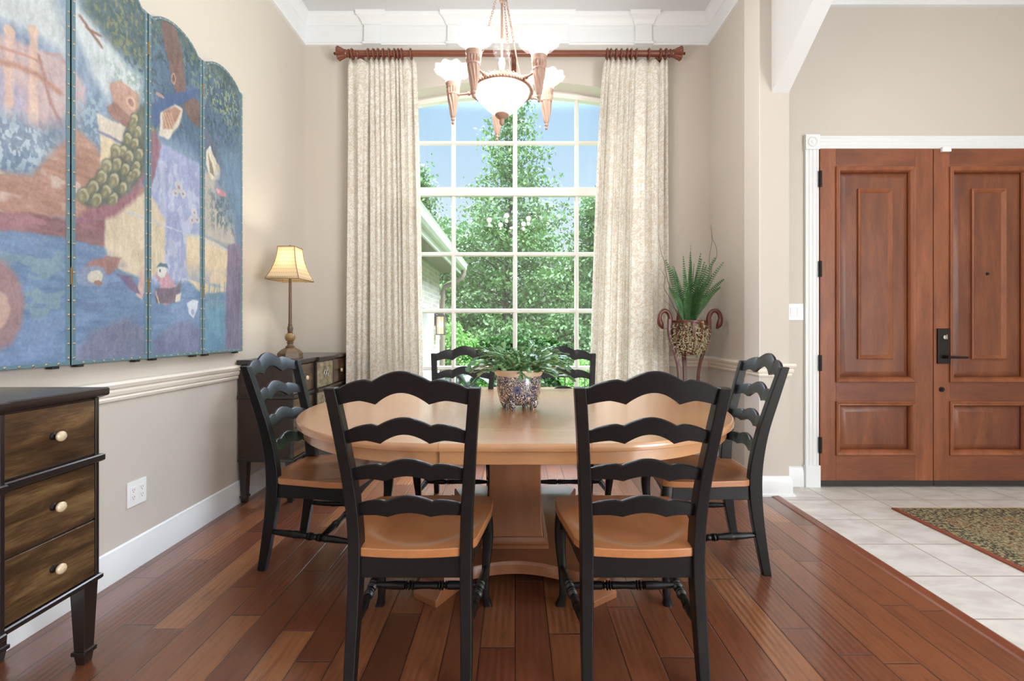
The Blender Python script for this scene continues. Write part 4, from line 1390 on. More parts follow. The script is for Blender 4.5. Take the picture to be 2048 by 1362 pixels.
    for i, q in enumerate(ey):
        r_ = .030 if q[0] < 240 else .026
        p.ell(q, r_ * .85, r_ * 1.15, (74, 82, 72), .8, -.5, soft=.4); p.ell((q[0] + 1, q[1] + 1), r_ * .72, r_ * 1.0, (180, 170, 132), .9, -.5, soft=.3); p.ell((q[0] - 2.5, q[1] + 6), r_ * .66, r_ * .92, (112, 108, 80), .92, -.5, soft=.35); p.ell((q[0] - 3, q[1] + 7), r_ * .22, r_ * .5, (150, 142, 108), .7, -.5, soft=.6)
    p.pp([(302, 210), (330, 188), (355, 186), (392, 176), (398, 186), (372, 205), (350, 215), (325, 225), (312, 260), (304, 250)], (54, 80, 128), var=12, soft=.006)
    p.pp([(322, 225), (350, 208), (365, 218), (360, 250), (336, 278), (318, 270)], (206, 194, 180), soft=.006)
    p.pp([(326, 222), (350, 212), (362, 222), (345, 258), (326, 256)], (160, 112, 92), .9, soft=.006)
    for k_ in range(4):
        p.line([(326 + 5 * k_, 226), (334 + 6 * k_, 255)], .004, (206, 180, 156), .8)
    p.ell((320, 191), .030, .010, (184, 136, 118), .8)
    p.pp([(300, 260), (312, 262), (322, 292), (310, 350), (302, 372)], (132, 84, 98), .9, soft=.006)
    # blossoms and foliage
    for q, r_ in (((358, 375), .030), ((366, 388), .024), ((350, 386), .022), ((388, 425), .026), ((394, 440), .024), ((384, 440), .022)):
        p.ell(q, r_, r_, (188, 182, 186), .9); p.ell(q, r_ * .3, r_ * .3, (140, 112, 120), .9)
    p.pp([(406, 250), (438, 300), (452, 350), (440, 370), (410, 320)], (78, 84, 106), .85, soft=.015)
    p.pp([(412, 300), (420, 292), (440, 340), (440, 362), (422, 358), (412, 330)], (208, 198, 178), soft=.005); p.ell((436, 336), .022, .030, (212, 176, 130), .9, .5)
    p.pp([(416, 305), (424, 330), (430, 355), (420, 345)], (110, 88, 84), .8, soft=.004); p.ell((420, 297), .014, .014, (196, 200, 214))
    p.pp([(440, 300), (482, 300), (484, 460), (455, 450), (430, 400)], (84, 114, 148), .7, soft=.04)
    p.dabs([(420, 380), (470, 390), (468, 470), (425, 450)], (72, 96, 112), 40, .5, .85, 43)
    p.ell((442, 386), .05, .022, (190, 120, 136), .95); p.ell((436, 382), .02, .014, (216, 156, 166), .9)
    p.line([(470, 440), (476, 490)], .006, (98, 104, 124)); p.line([(462, 450), (474, 490)], .005, (98, 104, 124))
    # water
    p.pp([(-110, 455), (60, 465), (140, 482), (212, 497), (212, 520), (240, 560), (300, 570), (375, 562), (405, 588), (450, 585), (484, 640), (484, 745), (-110, 790)], (94, 124, 166), var=16, streak=1, soft=.01)
    p.dabs([(-110, 470), (140, 500), (140, 640), (-110, 680)], (120, 150, 160), 24, .55, .7, 51, .6)
    p.dabs([(-110, 455), (480, 560), (480, 720), (-110, 740)], (116, 142, 188), 12, .55, .6, 52, .3)
    p.dabs([(145, 500), (210, 510), (295, 570), (295, 720), (145, 730)], (84, 104, 148), 20, .55, .6, 53, .4)
    p.pp([(150, 705), (190, 660), (250, 635), (292, 660), (292, 720), (150, 728)], (112, 108, 138), .8, soft=.02); p.pp([(306, 680), (340, 650), (380, 640), (402, 660), (402, 708), (306, 716)], (104, 104, 140), .75, soft=.02)
    # turned shells, ducks, lily
    p.pp([(160, 545), (178, 522), (215, 512), (244, 516), (236, 535), (205, 556), (180, 572), (165, 565)], (150, 104, 100), soft=.005)
    p.ell((184, 552), .075, .045, (120, 140, 176), .9, .3); p.ell((190, 553), .038, .028, (206, 196, 180), .95, .3); p.ell((196, 566), .02, .012, (150, 104, 90))
    p.pp([(272, 590), (280, 545), (290, 527), (292, 560), (284, 600)], (198, 160, 152), soft=.005); p.pp([(232, 548), (262, 552), (282, 590), (262, 580)], (104, 84, 118), soft=.005)
    p.pp([(312, 545), (316, 536), (330, 536), (336, 548), (352, 570), (350, 600), (330, 610), (316, 600), (320, 565), (313, 556)], (186, 136, 152), soft=.005)
    p.ell((324, 540), .034, .036, (206, 204, 202)); p.pp([(314, 534), (322, 526), (334, 528), (338, 538), (328, 534)], (64, 96, 116), soft=.004); p.ell((321, 541), .006, .006, (40, 48, 60))
    p.pp([(310, 578), (352, 575), (362, 555), (360, 590), (350, 606), (312, 606)], (92, 78, 96), .9, soft=.005); p.line([(312, 585), (318, 606)], .005, (212, 170, 120)); p.pp([(352, 590), (362, 586), (360, 602), (350, 604)], (210, 196, 182), soft=.004)
    p.pp([(374, 606), (384, 601), (397, 602), (395, 618), (388, 636), (378, 628)], (200, 206, 222), soft=.004); p.ell((386, 624), .012, .018, (140, 150, 184), .8)
    p.ell((-6, 610), .09, .16, (150, 112, 116), .95); p.ell((-10, 620), .05, .07, (196, 160, 146), .9)
    # reeds and the purple mooring post
    for k_ in range(16):
        x_ = 408 + 3 * k_
        p.line([(x_, 660), (x_ + (k_ % 5 - 2) * 2, 560 + (k_ * 37) % 50)], .007, (92, 140, 160) if k_ % 2 else (116, 148, 140), .75)
    p.pp([(406, 620), (452, 610), (452, 700), (406, 706)], (84, 138, 172), .75, soft=.03)
    p.pp([(456, 490), (474, 486), (482, 500), (482, 700), (450, 703), (452, 600)], (112, 104, 136), var=18, soft=.008)
    for k_ in range(5):
        p.line([(458 + 5 * k_, 500), (456 + 5 * k_, 695)], .004, (88, 82, 112), .6)
    # faint canvas-wide varnish streaks
    fine = vnoise(S * 150, Z * 110, 77, 2)
    p.c = p.c + (fine - .5)[..., None] * 26
    lum = p.c.mean(-1, keepdims=True)
    p.c = lum + (p.c - lum) * .92
    return np.clip(p.c * .86 + np.array((190, 198, 208.)) * .14, 0, 255)  # gloss haze painted into the colour as a pale blue-grey mix


k = N('painted_canvas')
vc = k.n('VertexColor', layer_name='paint')
cr = k.n('TexVoronoi', {'Vector': k.coord(), 'Scale': 90.0}, feature='DISTANCE_TO_EDGE').outputs[0]
hb = k.math('ADD', k.math('MULTIPLY', k.math('MINIMUM', cr, .12), 2.0), k.noise(k.coord((1, 1, 1)), 60, 4, .7))
M['canvas'] = k.done(k.bsdf(vc.outputs[0], 0.42, normal=k.bump(hb, .22, .004), coat=.12, coatr=.3))
M['band'] = painted('blue_green_leather', rgb(104, 134, 146), 0.5, .2, .3, 90)

scr = thing('folding_screen', 'four-panel arched folding screen painted with a peacock, hung on the left wall', 'screen', (XL, S0, 0))
PW, ZB = .405, 1.047


def top_z(t):
    if t < .10 or t > .90:
        return 2.798
    q = (t - .10) / .80
    return 2.800 + .066 * math.sin(PI * q) ** .62


for kp in range(4):
    pan = thing('panel', None, None, (0, kp * PW, 0)); pan.parent = scr
    del_keys = [kk for kk in pan.keys()]
    tt = [0.006 + .988 * i / 130 for i in range(131)]
    zig = lambda t: .030
    wd = PW - .007
    # painted cloth
    nz = 585
    ts = np.linspace(.0, 1, 131); zs = np.linspace(0, 1, nz + 1)
    tops = np.array([top_z(t) for t in ts])
    Y = .0035 + ts[None, :] * wd + zs[:, None] * 0
    Z = ZB + (tops[None, :] - ZB) * zs[:, None]
    X = np.full_like(Y, .049)
    rgbv = artwork(Y + kp * PW, Z)
    Vv = np.stack([X, Y, Z], -1).reshape(-1, 3)
    idx = np.arange(Vv.shape[0]).reshape(nz + 1, 131)
    Qq = np.stack([idx[:-1, :-1], idx[:-1, 1:], idx[1:, 1:], idx[1:, :-1]], -1).reshape(-1, 4)
    o = quads('canvas', Vv, Qq, M['canvas'], pan, True)
    ca = o.data.color_attributes.new('paint', 'FLOAT_COLOR', 'POINT')
    cc = np.ones((Vv.shape[0], 4), np.float32); cc[:, :3] = lin(rgbv.reshape(-1, 3))
    ca.data.foreach_set('color', cc.ravel())
    # wooden back of the leaf and the leather edge band
    out2 = [(.0035, ZB)] + [(.0035 + wd, ZB)] + [(.0035 + wd * t, top_z(t)) for t in [1 - i / 60 for i in range(61)]]
    mb = MB(); mb.prism([(.018, y, z) for y, z in out2], (.0305, 0, 0)); mb.build('board', M['band'], pan, 0)
    bw_ = .017
    cyy, czz = wd / 2, 1.9

    def inset(y, z, w):
        yy = min(max(y, .0035 + w), .0035 + wd - w)
        return yy, (z + w if z < ZB + .01 else z - w)
    rgs = []
    for dx, w in ((.044, -.0005), (.0505, -.0005), (.0525, .002), (.0525, bw_ - .002), (.0495, bw_)):
        rgs.append([(dx,) + inset(y, z, w) for y, z in out2])
    mb = MB(); mb.loft(rgs, False); bd = mb.build('edge_band', M['band'], pan, 30)
    mb = MB()
    spots = []
    for i in range(int(1.72 / .06) + 1):
        z = ZB + .03 + i * .06
        if z < 2.78:
            spots += [(.0035 + bw_ / 2, z), (.0035 + wd - bw_ / 2, z)]
    for i in range(1, 8):
        spots.append((.0035 + wd * i / 8, ZB + bw_ / 2))
    for i in range(13):
        t = .03 + .94 * i / 12
        spots.append((.0035 + wd * t, top_z(t) - bw_ / 2))
    for y, z in spots:
        mb.lathe([(.0056, 0), (.005, .0018), (.0032, .0032), (.0004, .0038)], 8, Matrix.Translation((.0522, y, z)) @ Matrix.Rotation(PI / 2, 4, 'Y'))
    nh = mb.build('nailhead_trim', M['nail'], pan, 60); nh['kind'] = 'stuff'
    for yy in (.05, wd - .05):
        mb = MB(); mb.box(.016, .046, yy - .014, yy + .014, ZB - .012, ZB); mb.build('foot_glide', M['seal'], pan, 30, bevel=.002)
    if kp < 3:
        for z in (1.42, 2.62):
            mb = MB(); mb.tube([(.053, PW, z - .035), (.053, PW, z + .035)], .0045, 8)
            mb.build('hinge', M['brass'], pan, 40)
mb = MB()
for z in (1.25, 2.5):
    mb.box(0, .018, .1, 4 * PW - .1, z - .02, z + .02)
mb.build('hanging_rail', M['seal'], scr, 30, bevel=.002)
# ================================================================== PLANTS INDOORS
def leaf_strip(mb, pts, widths, up):
    """flat blade following pts"""
    rings = []
    for i, p in enumerate(pts):
        t = (pts[min(i + 1, len(pts) - 1)] - pts[max(i - 1, 0)]).normalized()
        s = t.cross(up).normalized() if t.cross(up).length > 1e-4 else Vector((1, 0, 0))
        nn = s.cross(t).normalized()
        w = widths[i]
        rings.append([p - s * w, p - nn * w * .25, p + s * w])
    n0 = len(mb.v)
    for r in rings:
        mb.v.extend([tuple(q) for q in r])
    for i in range(len(rings) - 1):
        a, b = n0 + 3 * i, n0 + 3 * i + 3
        mb.f.append((a, a + 1, b + 1, b)); mb.f.append((a + 1, a + 2, b + 2, b + 1))


pot = thing('potted_plant', 'trailing green houseplant in a blue scroll china pot on the table', 'potted plant', (.021, 2.545, .760))
mb = MB()
mb.lathe([(.001, .026), (.07, .024), (.092, .032), (.110, .056), (.120, .09), (.123, .13), (.123, .178), (.121, .184)], 48)
body = mb.build('pot', M['china'], pot, 60)
mb = MB(); mb.lathe([(.119, .180), (.126, .184), (.130, .193), (.138, .203), (.143, .209), (.143, .215), (.138, .218), (.128, .214), (.112, .19), (.108, .15)], 48)
mb.build('rim', M['china_rim'], body, 50)
mb = MB(); mb.lathe([(.001, .188), (.05, .192), (.112, .186)], 24); mb.build('soil', M['soil'], pot, 60)
for k in range(4):
    a = math.radians(45 + 90 * k + 20)
    mb = MB()
    mb.tube([(.088 * math.cos(a), .088 * math.sin(a), .062), (.094 * math.cos(a), .094 * math.sin(a), .04), (.086 * math.cos(a), .086 * math.sin(a), .018), (.084 * math.cos(a), .084 * math.sin(a), .006), (.084 * math.cos(a), .084 * math.sin(a), 0)], [.012, .026, .02, .017, .016], 12)
    mb.build('foot', M['china'], body, 60)
rr = random.Random(5)
ns = 110
for i in range(ns):
    mb = MB()
    a = 2 * PI * i * .618 + rr.uniform(-.2, .2)
    r0 = .10 * math.sqrt((i + .5) / ns)
    p = Vector((r0 * math.cos(a), r0 * math.sin(a), .200))
    el = math.radians(rr.uniform(34, 80)) if i % 4 else math.radians(rr.uniform(5, 35))
    nseg = rr.choice([4, 5, 5, 6]) if i % 4 else rr.choice([4, 5])
    az = a + rr.uniform(-.5, .5)
    for sgm in range(nseg):
        d = Vector((math.cos(az) * math.cos(el), math.sin(az) * math.cos(el), math.sin(el)))
        L_ = rr.uniform(.036, .054)
        pts = [p + d * L_ * q / 5 for q in range(6)]
        tw = Vector((rr.uniform(-.6, .6), rr.uniform(-.6, .6), 1)).normalized()
        leaf_strip(mb, pts, [x * rr.uniform(.85, 1.15) for x in (.003, .0105, .0095, .0145, .0135, .006)], tw)
        p = pts[-1]
        el -= math.radians(rr.uniform(8, 24)); az += rr.uniform(-.4, .4)
        if p.z < .25 and math.hypot(p.x, p.y) < .165:
            el = max(el, .10)
    mb.build('stem', M['cactus'], pot, 60, solid=.0018, fix=False)

# ------------------------------------------------------------------ swan-neck plant stand with fern
st = thing('plant_stand', 'red-brown slatted wooden plant stand with swan-neck handles in the corner', 'plant stand', (1.43, 3.80, 0))
zr = 1.262
mb = MB(); mb.lathe([(.128, zr - .012), (.140, zr - .012), (.142, zr - .004), (.140, zr + .004), (.128, zr + .004), (.126, zr - .004), (.128, zr - .012)], 40); mb.build('rim', M['walnut'], st, 40)
mb = MB(); mb.lathe([(.001, .985), (.07, .985), (.082, .99), (.086, 1.0), (.082, 1.012), (.07, 1.016), (.001, 1.016)], 32); mb.build('bowl_base', M['walnut'], st, 40)


def bowl_r(z):
    t = (z - .99) / (zr - .99)
    return .080 + .062 * math.sin(min(1, t * 1.08) * PI / 2) + .012 * math.sin(t * PI)


legang = [math.radians(x) for x in (188, -12, 88)]
for k in range(14):
    a = 2 * PI * k / 14 + .17
    mb = MB()
    rg = []
    for i in range(13):
        z = .995 + (zr - .012 - .995) * i / 12
        r_ = bowl_r(z)
        s = .012
        c, sn = math.cos(a), math.sin(a)
        rg.append([(c * (r_ - .004) - sn * q * s, sn * (r_ - .004) + c * q * s, z) if w else (c * (r_ + .004) - sn * q * s, sn * (r_ + .004) + c * q * s, z) for w, q in ((1, -1), (0, -1), (0, 1), (1, 1))])
    mb.loft(rg); mb.build('slat', M['walnut'], st, 40)
for a in legang:
    ct = Vector((math.cos(a), math.sin(a), 0)); sd = Vector((-math.sin(a), math.cos(a), 0))
    path = smooth_keys([(0, .235, 0), (.03, .225, 0), (.12, .185, 0), (.35, .135, 0), (.6, .088, 0), (.78, .078, 0), (.9, .09, 0), (1.0, .118, 0), (1.1, .152, 0), (1.18, .166, 0), (1.25, .166, 0), (1.28, .164, 0)], 4)
    mb = MB()
    rg = []
    for z, r_, _ in path:
        w = .017 if z > .9 else .014
        p = ct * r_ + Vector((0, 0, z))
        rg.append([p - ct * .012 - sd * w, p + ct * .012 - sd * w, p + ct * .012 + sd * w, p - ct * .012 + sd * w])
    mb.loft(rg)
    lg = mb.build('leg', M['walnut'], st, 40, bevel=.003)
    # swan neck and head curling outward and down from the top of the leg
    neck = smooth_keys([(0, .160, 1.20, .019), (1, .156, 1.26, .019), (2, .166, 1.312, .018), (3, .190, 1.342, .0175), (4, .217, 1.344, .017), (5, .240, 1.322, .017), (6, .249, 1.286, .018), (7, .246, 1.252, .023), (8, .236, 1.226, .021), (9, .220, 1.198, .008)], 5)
    mb = MB(); mb.tube([ct * q[1] + Vector((0, 0, q[2])) for q in neck], [q[3] for q in neck], 12)
    mb.build('swan_neck', M['walnut'], lg, 60)

fn = thing('fern', 'artificial sword fern with moss and curly twigs in the slatted stand', 'plant', (1.43, 3.80, 1.02))
rr = random.Random(12)
spec = [(-95, .58, 4, .0), (-60, .52, 9, .05), (-130, .50, 8, .05), (180, .50, 20, .0), (-20, .50, 28, .08), (10, .54, 24, .05), (150, .42, 14, 0), (-100, .46, 13, 0), (-75, .44, 6, 0), (-160, .44, 16, .05),
        (60, .5, 14, 0), (-10, .40, 38, .1), (-40, .38, 22, .05), (-120, .40, 18, 0), (-50, .46, 15, 0), (-28, .33, 40, .1), (215, .33, 42, .1), (-90, .53, 2, .0), (-105, .42, 10, .05), (-65, .48, 12, .05), (140, .44, 12, 0), (-5, .45, 16, 0)]
for az, L_, tilt, curl in spec:
    a = math.radians(az)
    d = Vector((math.cos(a), math.sin(a), 0))
    base = d * .035 + Vector((0, 0, .22))
    n = 30
    L_ *= 1.12
    pts = []
    tilt *= .85
    th = math.radians(tilt) * .5
    p = base.copy()
    for i in range(n + 1):
        pts.append(p.copy())
        th += (math.radians(tilt) * .9 + curl) / n
        p = p + (d * math.sin(th) + Vector((0, 0, 1)) * math.cos(th)) * L_ / n
    mb = MB()
    mb.tube(pts, [.002 * (1 - .7 * i / n) for i in range(n + 1)], 5)
    roll = rr.uniform(-.7, .7)
    for i in range(2, n):
        for half in (0,):
            t = (i + half) / n
            q = pts[i].lerp(pts[min(i + 1, n)], half)
            tg = (pts[min(i + 1, n)] - pts[i - 1]).normalized()
            sd = tg.cross(Vector((math.cos(a + 1.57 + roll), math.sin(a + 1.57 + roll), .25))).normalized()
            if abs(sd.dot(Vector((-d.y, d.x, 0)))) < .3:
                sd = (sd + Vector((-d.y, d.x, 0)) * .6).normalized()
            ll = .038 * (math.sin(min(1, t * 1.5 + .22) * PI / 2)) * (1 - max(0, t - .45) / .6) + .004
            for sg in (-1, 1):
                e = q + (sd * sg + tg * .35).normalized() * ll
                w = tg * .0062
                n0 = len(mb.v)
                m_ = q.lerp(e, .55)
                mb.v += [tuple(q - w * .7), tuple(m_ - w), tuple(e), tuple(m_ + w), tuple(q + w * .7)]
                mb.f += [(n0, n0 + 1, n0 + 3, n0 + 4), (n0 + 1, n0 + 2, n0 + 3)]
    mb.build('frond', M['fern'], fn, 0, fix=False)
mb = MB()
for i in range(2800):       # curly moss filling the basket and hanging out between the slats
    a = rr.uniform(0, 2 * PI)
    z = rr.uniform(.0, .235)
    R_ = bowl_r(z + 1.02) - .016 + rr.uniform(-.012, .026 if z < .2 else .002)
    p = Vector((R_ * math.cos(a), R_ * math.sin(a), z))
    if rr.random() < .25:
        p.z -= rr.uniform(0, .06)
    dv = Vector((rr.gauss(0, 1), rr.gauss(0, 1), rr.gauss(-.3, 1))).normalized()
    pts = [p]
    for q in range(5):
        dv = (dv + Vector((rr.gauss(0, .8), rr.gauss(0, .8), rr.gauss(-.15, .8)))).normalized()
        pts.append(pts[-1] + dv * .009)
    leaf_strip(mb, pts, [.0016, .0026, .003, .0026, .002, .001], Vector((rr.gauss(0, 1), rr.gauss(0, 1), .3)).normalized())
mo = mb.build('moss', M['moss'], fn, 0, fix=False)
mo['kind'] = 'stuff'
mb = MB(); mb.lathe([(.001, -.005), (.062, 0), (.085, .05), (.108, .12), (.118, .19), (.112, .215), (.05, .225), (.001, .225)], 20); mb.build('liner', M['soil'], fn, 60)
for q in ([(1378, 640), (1398, 590), (1420, 560), (1424, 530), (1431, 520), (1434, 505), (1431, 490), (1425, 478), (1424, 462), (1422, 448)],
          [(1376, 640), (1396, 600), (1415, 570), (1420, 545), (1418, 520), (1421, 500), (1424, 485), (1423, 470), (1421, 452)],
          [(1362, 640), (1350, 600), (1338, 570), (1332, 545), (1330, 528), (1324, 510), (1320, 495), (1318, 478), (1317, 470)],
          [(1360, 640), (1346, 610), (1336, 590), (1328, 575), (1330, 555), (1322, 540), (1319, 536)],
          [(1366, 640), (1352, 620), (1342, 612), (1330, 602)]):
    base = fn.location
    pts = [P(x, y, 3.80 + .06 * math.sin(i * .5)) - base for i, (x, y) in enumerate(q)]
    pts = [Vector(t[1:]) for t in smooth_keys([(i, *p) for i, p in enumerate(pts)], 4)]
    mb = MB(); mb.tube(pts, [.0035 * (1 - .75 * i / len(pts)) for i in range(len(pts))], 5)
    mb.build('twig', M['twig'], fn, 60)

# ================================================================== OUTDOORS
ZG = -.45
b = MB(); b.box(-30, 30, YB + .45, 45, ZG - .1, ZG)
struct(b.build('ground', M['lawn'], smooth=0), 'green lawn outside the window', 'lawn')

hs = thing('house_wing', 'pale brick house wing with white gutter outside on the left', 'house', (-1.45, 4.6, ZG))
L1 = 4.25
b = MB(); b.box(-3.0, 0, 0, 1.75, 0, 2.95); b.box(-3, 0, 3.0, L1, 0, 2.95); b.box(-3, 0, 1.75, 3.0, 2.05, 2.95); b.build('brick_wall', M['brick'], hs, 0)
b = MB(); b.box(-3.2, .40, -.2, L1 + .15, 2.74, 2.77); b.build('soffit', M['soffit'], hs, 0, bevel=.003)
b = MB(); b.box(.38, .41, -.2, L1 + .15, 2.70, 2.88); b.build('fascia', M['ext_white'], hs, 0, bevel=.003)
b = MB()
gp = [(.41, 2.78), (.47, 2.77), (.50, 2.80), (.51, 2.87), (.53, 2.90), (.50, 2.90), (.48, 2.86), (.47, 2.80), (.42, 2.80), (.42, 2.88), (.41, 2.88)]
b.prism([(x, -.2, z) for x, z in gp], (0, L1 + .37, 0)); b.build('gutter', M['ext_white'], hs, 30)
b = MB()
b.tube([(.46, L1 + .05, 2.80), (.46, L1 + .05, 2.70), (.42, L1 + .05, 2.62), (.25, L1 + .05, 2.52), (.08, L1 + .05, 2.46), (.05, L1 + .05, 2.36), (.05, L1 + .05, .1)], .045, 12)
b.build('downspout', M['soffit'], hs, 50)
b = MB(); b.add([(-3.2, -.2, 3.9), (.46, -.2, 2.9), (.46, L1 + .15, 2.9), (-3.2, L1 + .15, 3.9), (-3.2, -.2, 2.77), (.40, -.2, 2.77), (.40, L1 + .15, 2.77), (-3.2, L1 + .15, 2.77)],
                    [(0, 1, 2, 3), (0, 4, 5, 1), (2, 6, 7, 3), (1, 5, 6, 2)]); b.build('roof', M['shingle'], hs, 0)
b = MB()
for z0, z1, y0, y1 in ((0, 2.05, 1.75, 1.85), (0, 2.05, 2.90, 3.0), (1.97, 2.05, 1.85, 2.90)):
    b.box(-.12, .03, y0, y1, z0, z1)
b.build('door_frame', M['ext_white'], hs, 30, bevel=.004)
b = MB(); b.box(-.14, -.09, 1.85, 2.90, 0, 1.97)
dd = b.build('side_door', M['ext_white'], hs, 30)
b = MB(); b.box(-.09, -.06, 2.70, 2.78, .95, 1.12); b.build('lock_keypad', M['soffit'], dd, 30, bevel=.004)
ln = thing('wall_lantern', 'lit black lantern on the brick wing outside the window', 'lantern', (-1.45, 8.32, 1.30))
b = MB(); b.box(0, .02, -.05, .05, -.05, .18); b.build('back_plate', M['iron'], ln, 30, bevel=.003)
b = MB()
for x in (.04, .18):
    for y in (-.07, .07):
        b.box(x - .008, x + .008, y - .008, y + .008, -.21, .12)
b.box(.03, .19, -.08, .08, .115, .13); b.box(.03, .19, -.08, .08, -.215, -.20)
b.loft([[(.03, -.08, .13), (.19, -.08, .13), (.19, .08, .13), (.03, .08, .13)], [(.09, -.02, .19), (.13, -.02, .19), (.13, .02, .19), (.09, .02, .19)]])
b.box(.0, .12, -.01, .01, .16, .18)
b.build('cage', M['iron'], ln, 0)
b = MB(); b.box(.042, .178, -.068, .068, -.20, .115); b.build('glass', M['lantern_glass'], ln, 0)
b = MB(); b.ball((.11, 0, -.03), .03, 12, 1.6); b.build('bulb', M['bulb'], ln, 60)

rl = thing('deck_railing', 'black metal railing outside below the right curtain', 'railing', (.2, 6.2, ZG))
b = MB(); b.tube([(0, 0, 1.02), (4, .6, .86)], .018, 8); b.build('top_rail', M['iron'], rl, 50)
b = MB(); b.tube([(0, 0, .12), (4, .6, .10)], .014, 8); b.build('bottom_rail', M['iron'], rl, 50)
for i in range(29):
    t = (i + .5) / 29
    b = MB(); b.tube([(4 * t, .6 * t, .0 if i % 7 == 3 else .11), (4 * t, .6 * t, 1.02 - .16 * t)], .008, 6); b.build('baluster', M['iron'], rl, 50)


def leaves(centers, size, rng, up=.35, asp=.55):
    n = len(centers)
    d = rng.normal(size=(n, 3)); d[:, 2] -= .25; d /= np.linalg.norm(d, axis=1, keepdims=True)
    nn = rng.normal(size=(n, 3)); nn[:, 2] += up * 3
    s = np.cross(d, nn); s /= np.linalg.norm(s, axis=1, keepdims=True) + 1e-9
    L_ = size * rng.uniform(.6, 1.3, (n, 1))
    a = centers
    b_ = centers + d * L_ * .45 + s * L_ * asp * .5
    c = centers + d * L_
    e = centers + d * L_ * .45 - s * L_ * asp * .5
    V = np.stack([a, b_, c, e], 1).reshape(-1, 3)
    Q = np.arange(4 * n).reshape(-1, 4)
    return V, Q


def tree(label, x, y, h, w, nleaf, leaf, mat, seed, trunk=.10, low=.12, shape='cone', group=None, nb=120, clump=.22, spread=1.0):
    rng = np.random.default_rng(seed)
    t = thing('tree', label, 'tree', (x, y, ZG), 0, group)
    hh = h - ZG
    mb = MB()
    lean = rng.normal(size=2) * .02 * hh
    mb.tube([(lean[0] * q, lean[1] * q, hh * q * .97) for q in (0, .2, .4, .6, .8, 1)], [trunk * (1 - .85 * q) for q in (0, .2, .4, .6, .8, 1)], 8)
    C, Wt = [], []
    for i in range(nb):
        q = low + (1 - low) * ((i + rng.random()) / nb) ** .9
        if shape == 'cone':
            rad = w * (min(1, (q - low) / .18 + .55)) * (1 - q) ** .72 * rng.uniform(.75, 1.2) + .12
        else:
            rad = w * math.sqrt(max(.05, 1 - ((q - .55) / .5) ** 2))
        a = i * 2.4 + rng.random()
        L_ = rad * rng.uniform(.55, 1.05)
        p0 = np.array((lean[0] * q, lean[1] * q, hh * max(low * .8, q - .06)))
        tip = np.array((lean[0] * q + L_ * math.cos(a), lean[1] * q + L_ * math.sin(a), hh * min(1.0, q + rng.uniform(-.02, .03))))
        mid = (p0 + tip) / 2 + np.array((0, 0, .06 * L_))
        if L_ > .4:
            mb.tube([tuple(p0), tuple(mid), tuple(tip)], [trunk * .28 * (1 - q * .7), trunk * .18 * (1 - q * .7), .006], 5)
        for f in np.linspace(.3, 1.0, max(2, int(L_ / .22))):
            C.append(p0 * (1 - f) + tip * f + np.array((0, 0, .06 * L_ * math.sin(PI * f)))); Wt.append(.5 + f)
    mb.build('trunk', M['bark'], t, 50)
    C = np.array(C); Wt = np.array(Wt); Wt /= Wt.sum()
    pick = rng.choice(len(C), nleaf, p=Wt)
    ctr = C[pick] + rng.normal(size=(nleaf, 3)) * np.array((clump, clump, clump * .7)) * spread
    ctr[:, 2] = np.maximum(ctr[:, 2], .05)
    V, Q = leaves(ctr, leaf, rng)
    quads('foliage', V, Q, mat, t)
    return t


tree('tall pointed tree in the middle of the window', -.36, 13.0, 7.45, 2.65, 17000, .125, M['tree'], 3, .11, .10, nb=130, clump=.15, group=None)
tree('leafy tree above the brick wing in the left panes', -2.55, 12.0, 5.35, 1.25, 12000, .12, M['tree'], 4, .09, .08, nb=90, clump=.18)
tree('leafy tree in the right panes beside the right curtain', 2.25, 12.6, 4.75, 1.45, 13000, .12, M['tree'], 5, .09, .08, nb=90, clump=.18)
G_ = 'trees in the dense row behind'
for i, (x, y, h, w) in enumerate([(-5.2, 16, 5.2, 2.0), (-3.6, 18, 5.6, 2.0), (-1.6, 17.5, 5.0, 2.1), (.4, 18.5, 5.3, 2.1), (1.8, 17, 3.9, 2.0), (3.7, 17.5, 4.7, 2.1), (5.6, 16.5, 5.4, 2.2), (7.8, 17, 5.6, 2.2), (-7.4, 17, 5.6, 2.2)]):
    tree('tree in the dense green row behind the nearer trees', x, y, h, w, 9000, .17, M['tree2'], 20 + i, .1, .05, 'round', G_, 80, .28)


def bush(label, x, y, w, h, n, leaf, mat, seed, name='bush', dep=None, group=None):
    rng = np.random.default_rng(seed)
    t = thing(name, label, name, (x, y, ZG), 0, group)
    d = rng.normal(size=(n, 3)); d[:, 2] = np.abs(d[:, 2]); d /= np.linalg.norm(d, axis=1, keepdims=True)
    lump = 1 + .10 * np.sin(d[:, 0] * 7 + seed) * np.cos(d[:, 1] * 6 + seed) + .06 * np.sin(d[:, 2] * 9 + d[:, 0] * 5)
    r_ = rng.uniform(.80, 1.0, (n, 1)) * lump[:, None]
    ctr = d * r_ * np.array((w, dep or w, h))
    V, Q = leaves(ctr, leaf, rng, .3, .6)
    quads('foliage', V, Q, mat, t)
    mb = MB()
    for i in range(7):
        a = i * .9
        mb.tube([(.04 * math.cos(a), .04 * math.sin(a), 0), (w * .4 * math.cos(a), w * .4 * math.sin(a), h * .45), (w * .62 * math.cos(a), w * .62 * math.sin(a), h * .72)], [.02, .012, .005], 5)
    mb.build('stems', M['bark'], t, 50)
    return t


